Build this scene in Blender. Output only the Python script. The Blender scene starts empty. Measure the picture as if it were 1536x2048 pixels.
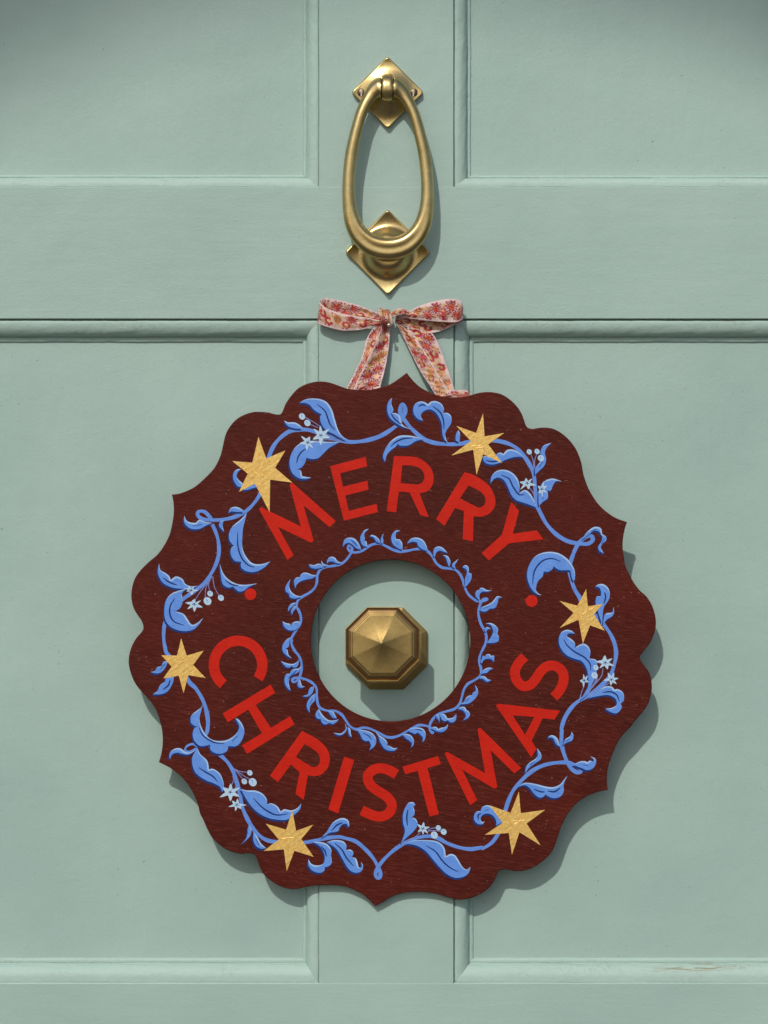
import bpy, math, random
from mathutils import Vector, Matrix
from mathutils.geometry import delaunay_2d_cdt
import numpy as np

random.seed(7)
SC = bpy.context.scene
COL = SC.collection

# ------------------------------------------------------------------ camera
S = 0.0005            # metres per photo pixel on the door face
D = 2.5               # camera distance
cam_d = bpy.data.cameras.new('camera')
cam = bpy.data.objects.new('camera', cam_d)
COL.objects.link(cam)
cam.location = (0, -D, 0)
cam.rotation_euler = (math.radians(90), 0, 0)
cam_d.sensor_fit = 'VERTICAL'
cam_d.sensor_height = 36
cam_d.lens = 36 * D / (2048 * S)
cam_d.clip_start = 0.05
cam_d.clip_end = 200
SC.camera = cam

# ------------------------------------------------------------------ light
TO_SUN = Vector((-0.32, -1.0, 0.93)).normalized()
world = bpy.data.worlds.new('World')
SC.world = world
world.use_nodes = True
wn = world.node_tree.nodes
wl = world.node_tree.links
bg = wn['Background']
sky = wn.new('ShaderNodeTexSky')
sky.sky_type = 'NISHITA'
sky.sun_disc = False
sky.sun_elevation = math.asin(TO_SUN.z)
sky.sun_rotation = math.atan2(TO_SUN.x, TO_SUN.y)
sky.air_density = 1.0
sky.dust_density = 2.0
sky.ozone_density = 1.0
wl.new(sky.outputs['Color'], bg.inputs['Color'])
bg.inputs['Strength'].default_value = 0.128
sun_d = bpy.data.lights.new('sun', 'SUN')
sun_d.energy = 2.6
sun_d.angle = math.radians(1.0)
sun_d.color = (1.0, 0.965, 0.91)
sun = bpy.data.objects.new('sun', sun_d)
COL.objects.link(sun)
sun.rotation_euler = (-TO_SUN).to_track_quat('-Z', 'Y').to_euler()
SC.view_settings.view_transform = 'Standard'
SC.view_settings.look = 'None'
SC.view_settings.exposure = -0.23
SC.view_settings.gamma = 1.0
SC.view_settings.use_curve_mapping = False


# ------------------------------------------------------------------ helpers
def P(px, py, h):
    """photo pixel at height h (metres, towards the viewer) above the door face"""
    k = S * (D - h) / D
    return Vector(((px - 768) * k, -h, (1024 - py) * k))


def lin(r, g, b):
    f = lambda c: (c / 255 / 12.92) if c <= 10 else ((c / 255 + 0.055) / 1.055) ** 2.4
    return (f(r), f(g), f(b), 1.0)


def mesh_obj(name, verts, faces, mat, parent=None, origin=Vector((0, 0, 0)), smooth=False):
    me = bpy.data.meshes.new(name)
    me.from_pydata([tuple(Vector(v) - origin) for v in verts], [], faces)
    me.validate()
    me.update()
    if smooth:
        me.polygons.foreach_set('use_smooth', [True] * len(me.polygons))
    if mat:
        me.materials.append(mat)
    o = bpy.data.objects.new(name, me)
    COL.objects.link(o)
    if parent:
        o.parent = parent
    else:
        o.location = origin
    return o


def thing(name, label, cat, loc):
    o = bpy.data.objects.new(name, None)
    o.empty_display_size = 0.02
    COL.objects.link(o)
    o.location = loc
    o['label'] = label
    o['category'] = cat
    return o


class Zoom:
    def __init__(self, x0, y0, s):
        self.a = (x0, y0, s)

    def pt(self, x, y):
        x0, y0, s = self.a
        return (x0 + x * s, y0 + y * s)

    def __call__(self, txt):
        out = []
        for tok in txt.split():
            c = tok.endswith('*')
            x, y = tok.rstrip('*').split(',')
            p = self.pt(float(x), float(y))
            out.append((p[0], p[1], c))
        return out


def cr(pts, n=5):
    """open Catmull-Rom through 2-D/3-D points"""
    pts = [np.array(p, float) for p in pts]
    if len(pts) < 3:
        return pts
    q = [2 * pts[0] - pts[1]] + pts + [2 * pts[-1] - pts[-2]]
    out = []
    for i in range(1, len(q) - 2):
        p0, p1, p2, p3 = q[i - 1:i + 3]
        for k in range(n):
            t = k / n
            out.append(0.5 * ((2 * p1) + (-p0 + p2) * t + (2 * p0 - 5 * p1 + 4 * p2 - p3) * t * t
                              + (-p0 + 3 * p1 - 3 * p2 + p3) * t ** 3))
    out.append(q[-2])
    return out


def closed(pts, n=4):
    """closed outline with corner flags -> list of 2-D points"""
    m = len(pts)
    ci = [i for i, p in enumerate(pts) if p[2]]
    xy = [(p[0], p[1]) for p in pts]
    if not ci:
        q = [np.array(p) for p in xy]
        out = []
        for i in range(m):
            p0, p1, p2, p3 = q[i - 1], q[i], q[(i + 1) % m], q[(i + 2) % m]
            for k in range(n):
                t = k / n
                out.append(0.5 * ((2 * p1) + (-p0 + p2) * t + (2 * p0 - 5 * p1 + 4 * p2 - p3) * t * t
                                  + (-p0 + 3 * p1 - 3 * p2 + p3) * t ** 3))
        return [tuple(p) for p in out]
    out = []
    for a in range(len(ci)):
        i0 = ci[a]
        i1 = ci[(a + 1) % len(ci)]
        if i1 <= i0:
            i1 += m
        seg = [xy[k % m] for k in range(i0, i1 + 1)]
        out += [tuple(p) for p in cr(seg, n)[:-1]]
    return out


def area(p):
    return 0.5 * sum(p[i - 1][0] * p[i][1] - p[i][0] * p[i - 1][1] for i in range(len(p)))


def normals(p):
    """outward unit normals of a closed outline in photo pixels"""
    sg = 1 if area(p) > 0 else -1
    out = []
    n = len(p)
    for i in range(n):
        a, b = p[i - 1], p[(i + 1) % n]
        tx, ty = b[0] - a[0], b[1] - a[1]
        l = math.hypot(tx, ty) or 1
        out.append((sg * ty / l, -sg * tx / l))
    return out


# ------------------------------------------------------------------ materials
def new_mat(name):
    m = bpy.data.materials.new(name)
    m.use_nodes = True
    nt = m.node_tree
    return m, nt, nt.nodes['Principled BSDF']


def tex_noise(nt, scale, detail=3, rough=0.55, vec=None, rot=None, stretch=None):
    n = nt.nodes.new('ShaderNodeTexNoise')
    n.inputs['Scale'].default_value = scale
    n.inputs['Detail'].default_value = detail
    n.inputs['Roughness'].default_value = rough
    src = vec
    if src is None:
        src = nt.nodes.new('ShaderNodeTexCoord').outputs['Object']
    if rot is not None:
        mp = nt.nodes.new('ShaderNodeMapping')
        mp.inputs['Rotation'].default_value = rot
        nt.links.new(src, mp.inputs['Vector'])
        src = mp.outputs['Vector']
    if stretch is not None:
        mp = nt.nodes.new('ShaderNodeMapping')
        mp.inputs['Scale'].default_value = stretch
        nt.links.new(src, mp.inputs['Vector'])
        src = mp.outputs['Vector']
    nt.links.new(src, n.inputs['Vector'])
    return n.outputs['Fac']


def ramp(nt, fac, stops):
    r = nt.nodes.new('ShaderNodeValToRGB')
    e = r.color_ramp.elements
    e[0].position, e[0].color = stops[0]
    e[1].position, e[1].color = stops[-1]
    for p, c in stops[1:-1]:
        k = e.new(p)
        k.color = c
    nt.links.new(fac, r.inputs['Fac'])
    return r.outputs['Color']


def mixc(nt, fac, a, b, mode='MIX'):
    m = nt.nodes.new('ShaderNodeMix')
    m.data_type = 'RGBA'
    m.blend_type = mode
    for sock, v in (('Factor', fac), ('A', a), ('B', b)):
        s = [i for i in m.inputs if i.name == sock and (sock == 'Factor' and i.type == 'VALUE' or sock != 'Factor' and i.type == 'RGBA')][0]
        if isinstance(v, (int, float)):
            s.default_value = v
        elif isinstance(v, tuple):
            s.default_value = v
        else:
            nt.links.new(v, s)
    return [o for o in m.outputs if o.type == 'RGBA'][0]


def bump(nt, bs, height, strength, dist, prev=None):
    b = nt.nodes.new('ShaderNodeBump')
    b.inputs['Strength'].default_value = strength
    b.inputs['Distance'].default_value = dist
    nt.links.new(height, b.inputs['Height'])
    if prev is not None:
        nt.links.new(prev, b.inputs['Normal'])
    nt.links.new(b.outputs['Normal'], bs.inputs['Normal'])
    return b.outputs['Normal']


def g(v):
    return (v, v, v, 1)


def door_paint(name, vertical):
    m, nt, bs = new_mat(name)
    base = lin(166, 189, 178)
    big = tex_noise(nt, 5, 3)
    st = (1.0, 1.0, 0.12) if vertical else (0.12, 1.0, 1.0)
    streak = tex_noise(nt, 90, 4, 0.6, stretch=st)
    c = mixc(nt, ramp(nt, big, [(0.30, g(0)), (0.75, g(1))]), base, lin(152, 176, 167))
    c = mixc(nt, ramp(nt, streak, [(0.3, g(0)), (0.75, g(0.35))]), c, lin(159, 184, 171))
    # specks of grit and little chips in the paint
    speck = tex_noise(nt, 420, 1, 0.4)
    patch = tex_noise(nt, 16, 2)
    sp = nt.nodes.new('ShaderNodeMath')
    sp.operation = 'MULTIPLY'
    nt.links.new(ramp(nt, speck, [(0.775, g(0)), (0.80, g(0.9))]), sp.inputs[0])
    nt.links.new(ramp(nt, patch, [(0.45, g(0)), (0.6, g(1))]), sp.inputs[1])
    c = mixc(nt, sp.outputs[0], c, lin(92, 104, 94))
    nt.links.new(c, bs.inputs['Base Color'])
    bs.inputs['Roughness'].default_value = 0.42
    bs.inputs['Specular IOR Level'].default_value = 0.45
    fine = tex_noise(nt, 430, 2, 0.5)
    b1 = bump(nt, bs, fine, 0.34, 0.0006)
    b2 = bump(nt, bs, streak, 0.25, 0.0012, b1)
    wav = tex_noise(nt, 34, 2, 0.5)
    bump(nt, bs, wav, 0.22, 0.003, b2)
    return m


M_DOOR_V = door_paint('sage_paint_vertical', True)
M_DOOR_H = door_paint('sage_paint_horizontal', False)


def grimy_paint():
    m, nt, bs = new_mat('sage_paint_moulding')
    base = lin(166, 189, 178)
    grime = tex_noise(nt, 46, 5, 0.65, stretch=(0.35, 1, 1))
    fine = tex_noise(nt, 300, 3, 0.6)
    mul = nt.nodes.new('ShaderNodeMath')
    mul.operation = 'MULTIPLY'
    nt.links.new(ramp(nt, grime, [(0.50, g(0)), (0.72, g(0.6))]), mul.inputs[0])
    nt.links.new(ramp(nt, fine, [(0.45, g(0)), (0.65, g(0.8))]), mul.inputs[1])
    c = mixc(nt, mul.outputs[0], base, lin(128, 140, 122))
    # a scrape through the paint on the right-hand bottom moulding
    tc = nt.nodes.new('ShaderNodeTexCoord')
    mp = nt.nodes.new('ShaderNodeMapping')
    mp.vector_type = 'TEXTURE'
    mp.inputs['Location'].default_value = (0.312, 0.0, -0.4570)
    mp.inputs['Rotation'].default_value = (0, math.radians(-1.5), 0)
    mp.inputs['Scale'].default_value = (0.062, 1.0, 0.0042)
    nt.links.new(tc.outputs['Object'], mp.inputs['Vector'])
    ln = nt.nodes.new('ShaderNodeVectorMath')
    ln.operation = 'LENGTH'
    nt.links.new(mp.outputs['Vector'], ln.inputs[0])
    scr = nt.nodes.new('ShaderNodeMath')
    scr.operation = 'MULTIPLY'
    nt.links.new(ramp(nt, ln.outputs['Value'], [(0.35, g(1)), (1.0, g(0))]), scr.inputs[0])
    nt.links.new(ramp(nt, tex_noise(nt, 1.0, 3, 0.6, stretch=(60, 20, 900)), [(0.46, g(0)), (0.60, g(0.9))]), scr.inputs[1])
    c = mixc(nt, scr.outputs[0], c, lin(134, 126, 94))
    nt.links.new(c, bs.inputs['Base Color'])
    bs.inputs['Roughness'].default_value = 0.55
    bs.inputs['Specular IOR Level'].default_value = 0.3
    b1 = bump(nt, bs, tex_noise(nt, 420, 2, 0.5), 0.35, 0.0007)
    bump(nt, bs, tex_noise(nt, 60, 3, 0.5), 0.35, 0.0025, b1)
    return m


M_MOULD = grimy_paint()


def brass(name, tint, rough):
    m, nt, bs = new_mat(name)
    n1 = tex_noise(nt, 60, 5, 0.65)
    n2 = tex_noise(nt, 700, 2, 0.6)
    c = mixc(nt, ramp(nt, n1, [(0.35, g(0)), (0.7, g(1))]), tint, tuple(x * 0.72 for x in tint[:3]) + (1,))
    c = mixc(nt, ramp(nt, n2, [(0.5, g(0)), (0.85, g(0.7))]), c, tuple(x * 0.5 for x in tint[:3]) + (1,))
    nt.links.new(c, bs.inputs['Base Color'])
    bs.inputs['Metallic'].default_value = 1.0
    r = nt.nodes.new('ShaderNodeMapRange')
    nt.links.new(n1, r.inputs['Value'])
    r.inputs['To Min'].default_value = rough - 0.05
    r.inputs['To Max'].default_value = rough + 0.12
    nt.links.new(r.outputs['Result'], bs.inputs['Roughness'])
    bump(nt, bs, n2, 0.12, 0.0004)
    return m


M_BRASS = brass('aged_brass', (0.64, 0.475, 0.205, 1), 0.265)
M_BRASS_KNOB = brass('dull_brass', (0.46, 0.32, 0.12, 1), 0.49)
M_BRASS_BROWN = brass('brown_patina_brass', (0.31, 0.185, 0.085, 1), 0.47)
M_SCREW = brass('dark_screw_metal', (0.20, 0.13, 0.08, 1), 0.35)


def simple(name, col, rough, metal=0.0, nscale=None, nb=0.2, nd=0.0004):
    m, nt, bs = new_mat(name)
    bs.inputs['Base Color'].default_value = col
    bs.inputs['Roughness'].default_value = rough
    bs.inputs['Metallic'].default_value = metal
    if nscale:
        n = tex_noise(nt, nscale, 3)
        bump(nt, bs, n, nb, nd)
        c = mixc(nt, ramp(nt, n, [(0.3, g(0)), (0.75, g(1))]), col, tuple(x * 0.86 for x in col[:3]) + (1,))
        nt.links.new(c, bs.inputs['Base Color'])
    return m


M_SLOT = simple('screw_slot_metal', lin(190, 180, 165), 0.4, 0.6)
M_STEEL = simple('bright_steel', (0.75, 0.74, 0.72, 1), 0.15, 1.0)
M_GAP = simple('dark_joint', (0.012, 0.012, 0.01, 1), 0.7)


def maroon():
    m, nt, bs = new_mat('maroon_board_paint')
    rot = (0, math.radians(-9), 0)
    grain = tex_noise(nt, 1.0, 3, 0.6, rot=rot, stretch=(95, 40, 1300))
    grain2 = tex_noise(nt, 1.0, 2, 0.6, rot=(0, math.radians(38), 0), stretch=(90, 40, 700))
    mott = tex_noise(nt, 14, 4, 0.6)
    c = mixc(nt, ramp(nt, mott, [(0.35, g(0)), (0.7, g(1))]), lin(82, 20, 7), lin(66, 15, 6))
    c = mixc(nt, ramp(nt, grain, [(0.48, g(0)), (0.70, g(0.75))]), c, lin(106, 48, 36))
    c = mixc(nt, ramp(nt, tex_noise(nt, 380, 2, 0.5), [(0.71, g(0)), (0.78, g(0.7))]), c, lin(160, 118, 108))
    nt.links.new(c, bs.inputs['Base Color'])
    bs.inputs['Roughness'].default_value = 0.46
    bs.inputs['Specular IOR Level'].default_value = 0.20
    b1 = bump(nt, bs, grain, 0.55, 0.0005)
    b2 = bump(nt, bs, grain2, 0.25, 0.0003, b1)
    bump(nt, bs, mott, 0.2, 0.002, b2)
    return m


M_BOARD = maroon()


def paint(name, col, dark, rough=0.38):
    m, nt, bs = new_mat(name)
    grain = tex_noise(nt, 1.0, 3, 0.6, rot=(0, math.radians(-9), 0), stretch=(70, 40, 900))
    mott = tex_noise(nt, 90, 3, 0.6)
    c = mixc(nt, ramp(nt, mott, [(0.3, g(0)), (0.75, g(1))]), col, dark)
    cover = tex_noise(nt, 30, 2)
    thin = nt.nodes.new('ShaderNodeMath')
    thin.operation = 'MULTIPLY'
    nt.links.new(ramp(nt, grain, [(0.52, g(0)), (0.72, g(0.55))]), thin.inputs[0])
    nt.links.new(ramp(nt, cover, [(0.35, g(0.15)), (0.7, g(1.0))]), thin.inputs[1])
    c = mixc(nt, thin.outputs[0], c, tuple(x * 0.62 for x in dark[:3]) + (1,))
    nt.links.new(c, bs.inputs['Base Color'])
    bs.inputs['Roughness'].default_value = rough
    bs.inputs['Specular IOR Level'].default_value = 0.28
    b1 = bump(nt, bs, grain, 0.35, 0.0004)
    bump(nt, bs, tex_noise(nt, 260, 2), 0.3, 0.0005, b1)
    return m


M_RED = paint('red_letter_paint', lin(206, 34, 14), lin(192, 28, 12))
M_BLUE = paint('blue_leaf_paint', lin(108, 154, 228), lin(95, 140, 216))
M_STEM = paint('blue_stem_paint', lin(106, 148, 222), lin(94, 136, 212))
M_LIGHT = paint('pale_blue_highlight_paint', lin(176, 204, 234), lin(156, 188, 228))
M_NAVY = paint('navy_shade_paint', lin(22, 58, 124), lin(18, 48, 106))
M_FLOWER = paint('ice_blue_flower_paint', lin(190, 216, 234), lin(172, 202, 226))
M_THIN = paint('lilac_stalk_paint', lin(140, 150, 205), lin(110, 115, 170))


def gold_leaf():
    m, nt, bs = new_mat('gold_leaf')
    n1 = tex_noise(nt, 330, 4, 0.7)
    n2 = tex_noise(nt, 1.0, 3, 0.6, rot=(0, math.radians(35), 0), stretch=(60, 60, 420))
    c = mixc(nt, ramp(nt, n1, [(0.35, g(0)), (0.7, g(1))]), lin(255, 214, 126), lin(232, 178, 88))
    c = mixc(nt, ramp(nt, n2, [(0.66, g(0)), (0.74, g(0.6))]), c, lin(160, 112, 44))
    nt.links.new(c, bs.inputs['Base Color'])
    bs.inputs['Metallic'].default_value = 0.35
    bs.inputs['Roughness'].default_value = 0.36
    b1 = bump(nt, bs, n1, 0.5, 0.0006)
    bump(nt, bs, n2, 0.5, 0.0008, b1)
    return m


M_GOLD = gold_leaf()


def ribbon_mat():
    m, nt, bs = new_mat('woven_ribbon')
    a = nt.nodes.new('ShaderNodeAttribute')
    a.attribute_name = 'weave'
    nt.links.new(a.outputs['Color'], bs.inputs['Base Color'])
    nt.links.new(a.outputs['Alpha'], bs.inputs['Metallic'])
    bs.inputs['Roughness'].default_value = 0.5
    if 'Sheen Weight' in bs.inputs:
        bs.inputs['Sheen Weight'].default_value = 0.15
    bump(nt, bs, tex_noise(nt, 1100, 2), 0.5, 0.0006)
    return m


M_RIBBON = ribbon_mat()
M_GROUND = simple('paving', (0.085, 0.082, 0.075, 1), 0.8, 0, 30, 0.3, 0.01)

# ------------------------------------------------------------------ setting: door
door = bpy.data.objects.new('door', None)
COL.objects.link(door)
door['kind'] = 'structure'

LX, RX = 638.5, 907.0          # edges of the centre muntin
T1, T2, T3 = 374.0, 637.0, 1967.0   # rail edges
OUT = 500                      # how far the door runs past the frame (pixels)


def slab(name, x0, x1, y0, y1, h, mat, nx=2, ny=2, thick=0.03, round_=0.0006):
    """a board with softly rounded arrises, in photo pixels"""
    r = round_ / S
    rings = [(0, 0, h - thick), (0, 0, h - round_), (0.3 * r, 0.3 * r, h - 0.3 * round_), (r, r, h)]
    verts, faces = [], []
    for (ix, iy, hh) in rings:
        for (x, y) in ((x0 + ix, y0 + iy), (x1 - ix, y0 + iy), (x1 - ix, y1 - iy), (x0 + ix, y1 - iy)):
            verts.append(((x - 768) * S, -hh, (1024 - y) * S))
    for k in range(3):
        for j in range(4):
            a, b = k * 4 + j, k * 4 + (j + 1) % 4
            faces.append((a, a + 4, b + 4, b))
    faces.append((12, 15, 14, 13))
    return mesh_obj(name, verts, faces, mat, door)


slab('mid_rail', -OUT, 1536 + OUT, T1, T2, 0.0, M_DOOR_H, round_=0.0003)
slab('bottom_rail', -OUT, 1536 + OUT, T3, 2048 + OUT, 0.0, M_DOOR_H, round_=0.0004)
slab('muntin', LX, RX, -OUT, T1 + 3, -0.00018, M_DOOR_V, thick=0.02, round_=0.0004)
slab('muntin', LX, RX, T2 - 3, T3 + 3, -0.00020, M_DOOR_V, thick=0.02, round_=0.0004)

# moulding profile: (fraction of width, height in mm); the quirk beside the frame differs from side to side
OVOLO = [(0.17 + 0.60 * math.sin(a), -1.5 - 11.3 * (1 - math.cos(a))) for a in np.linspace(0.0, 1.50, 14)]
TAIL = [(0.785, -13.6), (0.81, -12.9), (0.85, -12.8), (0.93, -12.85), (0.965, -13.3), (0.985, -14.4), (1.02, -15.6)]
PROFS = {
    'T': [(0.00, -8.0), (0.085, -8.0), (0.092, -2.6), (0.12, -1.7)] + OVOLO + TAIL,
    'L': [(0.00, -6.0), (0.045, -6.0), (0.055, -2.6), (0.10, -1.7)] + OVOLO + TAIL,
    'R': [(0.00, -3.4), (0.035, -3.4), (0.05, -1.9), (0.09, -1.5)] + OVOLO + TAIL,
    'B': [(0.00, -1.3), (0.02, -1.6), (0.045, -1.3), (0.09, -1.25)] + OVOLO + TAIL,
}
PANEL_H = -0.015
rs = np.random.RandomState(3)


def wob(seed, s, amp):
    """smooth wobble along a length"""
    v = 0.0
    for k, (f, a) in enumerate(((7, 1.0), (19, 0.6), (53, 0.45), (120, 0.35))):
        v += a * math.sin(s * f + (seed * 12.9898 + k * 78.233) % 6.28)
    return amp * v


def moulding(x0, x1, y0, y1, w, sides, seed):
    """w: widths (left, top, right, bottom) of the mouldings inside the opening"""
    wl_, wt, wr, wb = w
    for sd in sides:
        n = 260
        PROF = PROFS[sd]
        verts, faces = [], []
        for i in range(n + 1):
            t = i / n
            for j, (f, hh) in enumerate(PROF):
                if sd in 'TB':
                    xa, xb = x0 + f * wl_, x1 - f * wr
                    x = xa + (xb - xa) * t
                    s_ = x * S * 6
                    dy = (f * wt) if sd == 'T' else -(f * wb)
                    y = (y0 if sd == 'T' else y1) + dy
                    y += wob(seed + j * 2 + ord(sd), s_, 0.32) * (1 if 0 < j < len(PROF) - 1 else 0)
                else:
                    ya, yb = y0 + f * wt, y1 - f * wb
                    y = ya + (yb - ya) * t
                    s_ = y * S * 6
                    dx = (f * wl_) if sd == 'L' else -(f * wr)
                    x = (x0 if sd == 'L' else x1) + dx
                    x += wob(seed + j * 2 + ord(sd), s_, 0.32) * (1 if 0 < j < len(PROF) - 1 else 0)
                h = hh / 1000 + wob(seed * 3 + j + ord(sd), s_ * 1.3, 0.00006)
                verts.append(((x - 768) * S, -h, (1024 - y) * S))
        m = len(PROF)
        for i in range(n):
            for j in range(m - 1):
                a = i * m + j
                f4 = (a, a + m, a + m + 1, a + 1)
                if sd in 'BL':
                    f4 = f4[::-1]
                faces.append(f4)
        mesh_obj('moulding', verts, faces, M_MOULD, door, smooth=True)


def panel(x0, x1, y0, y1, mat):
    verts = [((x - 768) * S, -PANEL_H, (1024 - y) * S) for x, y in ((x0, y0), (x1, y0), (x1, y1), (x0, y1))]
    mesh_obj('panel', verts, [(0, 3, 2, 1)], mat, door)


panel(-OUT, LX, -OUT, T1, M_DOOR_V)
panel(RX, 1536 + OUT, -OUT, T1, M_DOOR_V)
panel(-OUT, LX, T2, T3, M_DOOR_V)
panel(RX, 1536 + OUT, T2, T3, M_DOOR_V)
moulding(-OUT, LX, -OUT, T1, (33, 33, 33.5, 28), 'RB', 11)
moulding(RX, 1536 + OUT, -OUT, T1, (36, 33, 33, 27), 'LB', 23)
moulding(-OUT, LX, T2, T3, (33, 46, 34, 46), 'RTB', 37)
moulding(RX, 1536 + OUT, T2, T3, (41, 46, 33, 46), 'LTB', 51)

pav = mesh_obj('pavement', [(-14, -16, -1.15), (14, -16, -1.15), (14, 0.2, -1.15), (-14, 0.2, -1.15)], [(0, 1, 2, 3)], M_GROUND)
pav['kind'] = 'structure'


def added_shade_arch():
    # unseen arch added behind the camera; its head shades the door's top corners
    L, R, th = 4.5, 0.885, 0.10
    k = Vector((TO_SUN.x / -TO_SUN.y, -1.0, TO_SUN.z / -TO_SUN.y)) * L
    c = Vector(((768 - 768) * S, 0, (1024 - 1520) * S)) + k
    n = 40
    verts, faces = [], []
    for y in (0, -th):
        inner = [(c.x - R, -1.15)] + [(c.x + R * math.cos(a), c.z + R * math.sin(a)) for a in np.linspace(math.pi, 0, n)] + [(c.x + R, -1.15)]
        outer_ = [(c.x - R - 0.35, -1.15)] + [(c.x + (R + 0.35) * math.cos(a), c.z + (R + 0.35) * math.sin(a)) for a in np.linspace(math.pi, 0, n)] + [(c.x + R + 0.35, -1.15)]
        verts += [(x, c.y + y, z) for x, z in inner] + [(x, c.y + y, z) for x, z in outer_]
    m = n + 2
    for i in range(m - 1):
        faces += [(i, i + 1, m + i + 1, m + i), (2 * m + i, 3 * m + i, 3 * m + i + 1, 2 * m + i + 1), (i, 2 * m + i, 2 * m + i + 1, i + 1), (m + i, m + i + 1, 3 * m + i + 1, 3 * m + i)]
    o = mesh_obj('added_shade_arch', verts, faces, M_GROUND)
    o['kind'] = 'structure'


added_shade_arch()

# ------------------------------------------------------------------ the painted sign
def sign_h(py):
    return 0.0082 + (1813 - py) * 0.023e-3


SIGN_O = P(768, 1813, 0.0)
sign = thing('wreath_sign', 'round scalloped maroon board lettered MERRY CHRISTMAS with gold stars hanging on the door', 'sign', SIGN_O)


def SP(p, lay=0.0):
    return P(p[0], p[1], sign_h(p[1]) + lay)


A1 = Zoom(420, 730, 400 / 1536)
A2 = Zoom(740, 730, 400 / 1536)
A3 = Zoom(940, 830, 400 / 1536)
A4 = Zoom(960, 1080, 400 / 1536)
A5 = Zoom(940, 1440, 400 / 1536)
A6 = Zoom(660, 1560, 360 / 1536)
A7 = Zoom(400, 1500, 360 / 1536)
A8 = Zoom(240, 1220, 400 / 1536)
B1 = Zoom(240, 960, 400 / 1536)
B2 = Zoom(550, 1040, 250 / 1536)
B3 = Zoom(770, 1040, 250 / 1536)
B4 = Zoom(550, 1270, 250 / 1536)
B5 = Zoom(770, 1270, 250 / 1536)
B6 = Zoom(500, 880, 620 / 1536)
B7 = Zoom(400, 1250, 380 / 1536)
B8 = Zoom(760, 1290, 400 / 1536)
Z3 = Zoom(620, 580, 330 / 1536)
F = Zoom(0, 0, 1)

OUTLINE = (
    A2("282,60* 310,95 350,140 400,180 470,215 540,238 620,247 700,245 760,235 830,215 900,207 960,212 1020,230 1080,270 1130,320 1165,375 1185,430 1200,468")
    + A3("450,100 482,107 530,98 590,97 650,110 710,145 765,195 810,255 840,320 858,380 868,440 885,500 915,575 960,650 1010,710 1070,760 1130,795 1206,822* 1190,870 1178,930 1172,990 1175,1050 1184,1100")
    + A4("1115,195 1145,260 1180,325 1225,385 1275,430 1310,480 1335,540 1350,610 1348,680 1330,740 1300,800 1260,850 1237,880 1228,905 1240,935 1270,975 1300,1020 1315,1075 1320,1140 1310,1200 1290,1260 1250,1320 1200,1378")
    + A5("1230,55 1170,120 1130,180 1095,260 1070,330 1055,400 1052,470 1060,537* 1000,548 920,575 850,615 790,670 740,740 705,810 680,880 650,970 610,1035 550,1090 480,1135 410,1158 340,1160 290,1150 245,1150")
    + A6("1440,775 1415,830 1380,895 1320,950 1250,990 1170,1015 1090,1020 1000,1000 920,975 840,960 750,955 640,962 540,990 470,1030 385,1078* 340,1030 290,985 220,945 140,912 70,900 0,897")
    + F("631.6,1770.9 611.6,1773.8 594,1778 577,1777.5 557,1771")
    + A7("600,1112 545,1060 510,1000 490,940 470,898 440,882 400,882 350,887 280,872 210,840 150,795 100,740 60,670 30,600 0,540")
    + F("395,1606 382,1578 364,1555 342,1537")
    + A8("298,1168* 318,1100 328,1020 325,940 312,870 290,800 255,730 210,675 160,620 115,560 85,490 68,420 70,350 90,280 125,215 165,170 180,135")
    + B1("165,1080 130,1030 100,970 87,900 92,830 115,755 160,690 220,630 290,570 340,500 380,420 400,340 412,260 412,190 405,140 398,112* 450,105 510,85 570,55 620,15")
    + A1("0,830 40,780 75,710 95,640 110,570 130,510 170,450 220,405 280,375 340,360 400,360 450,365 500,378 540,378 560,350 580,300 620,240 670,185 730,150 800,130 860,126 920,135 980,155 1050,180 1130,190 1220,190 1300,175 1380,150 1450,105"))
outer = closed(OUTLINE, 4)
# drop near-duplicates
cl = [outer[0]]
for p in outer[1:]:
    if math.hypot(p[0] - cl[-1][0], p[1] - cl[-1][1]) > 0.7:
        cl.append(p)
outer = cl
hole = [(781 + 159.3 * math.cos(a), 1280.8 + 161.7 * math.sin(a)) for a in np.linspace(0, 2 * math.pi, 160, endpoint=False)]


def inset(p, d):
    nm = normals(p)
    return [(p[i][0] - nm[i][0] * d, p[i][1] - nm[i][1] * d) for i in range(len(p))]


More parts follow.
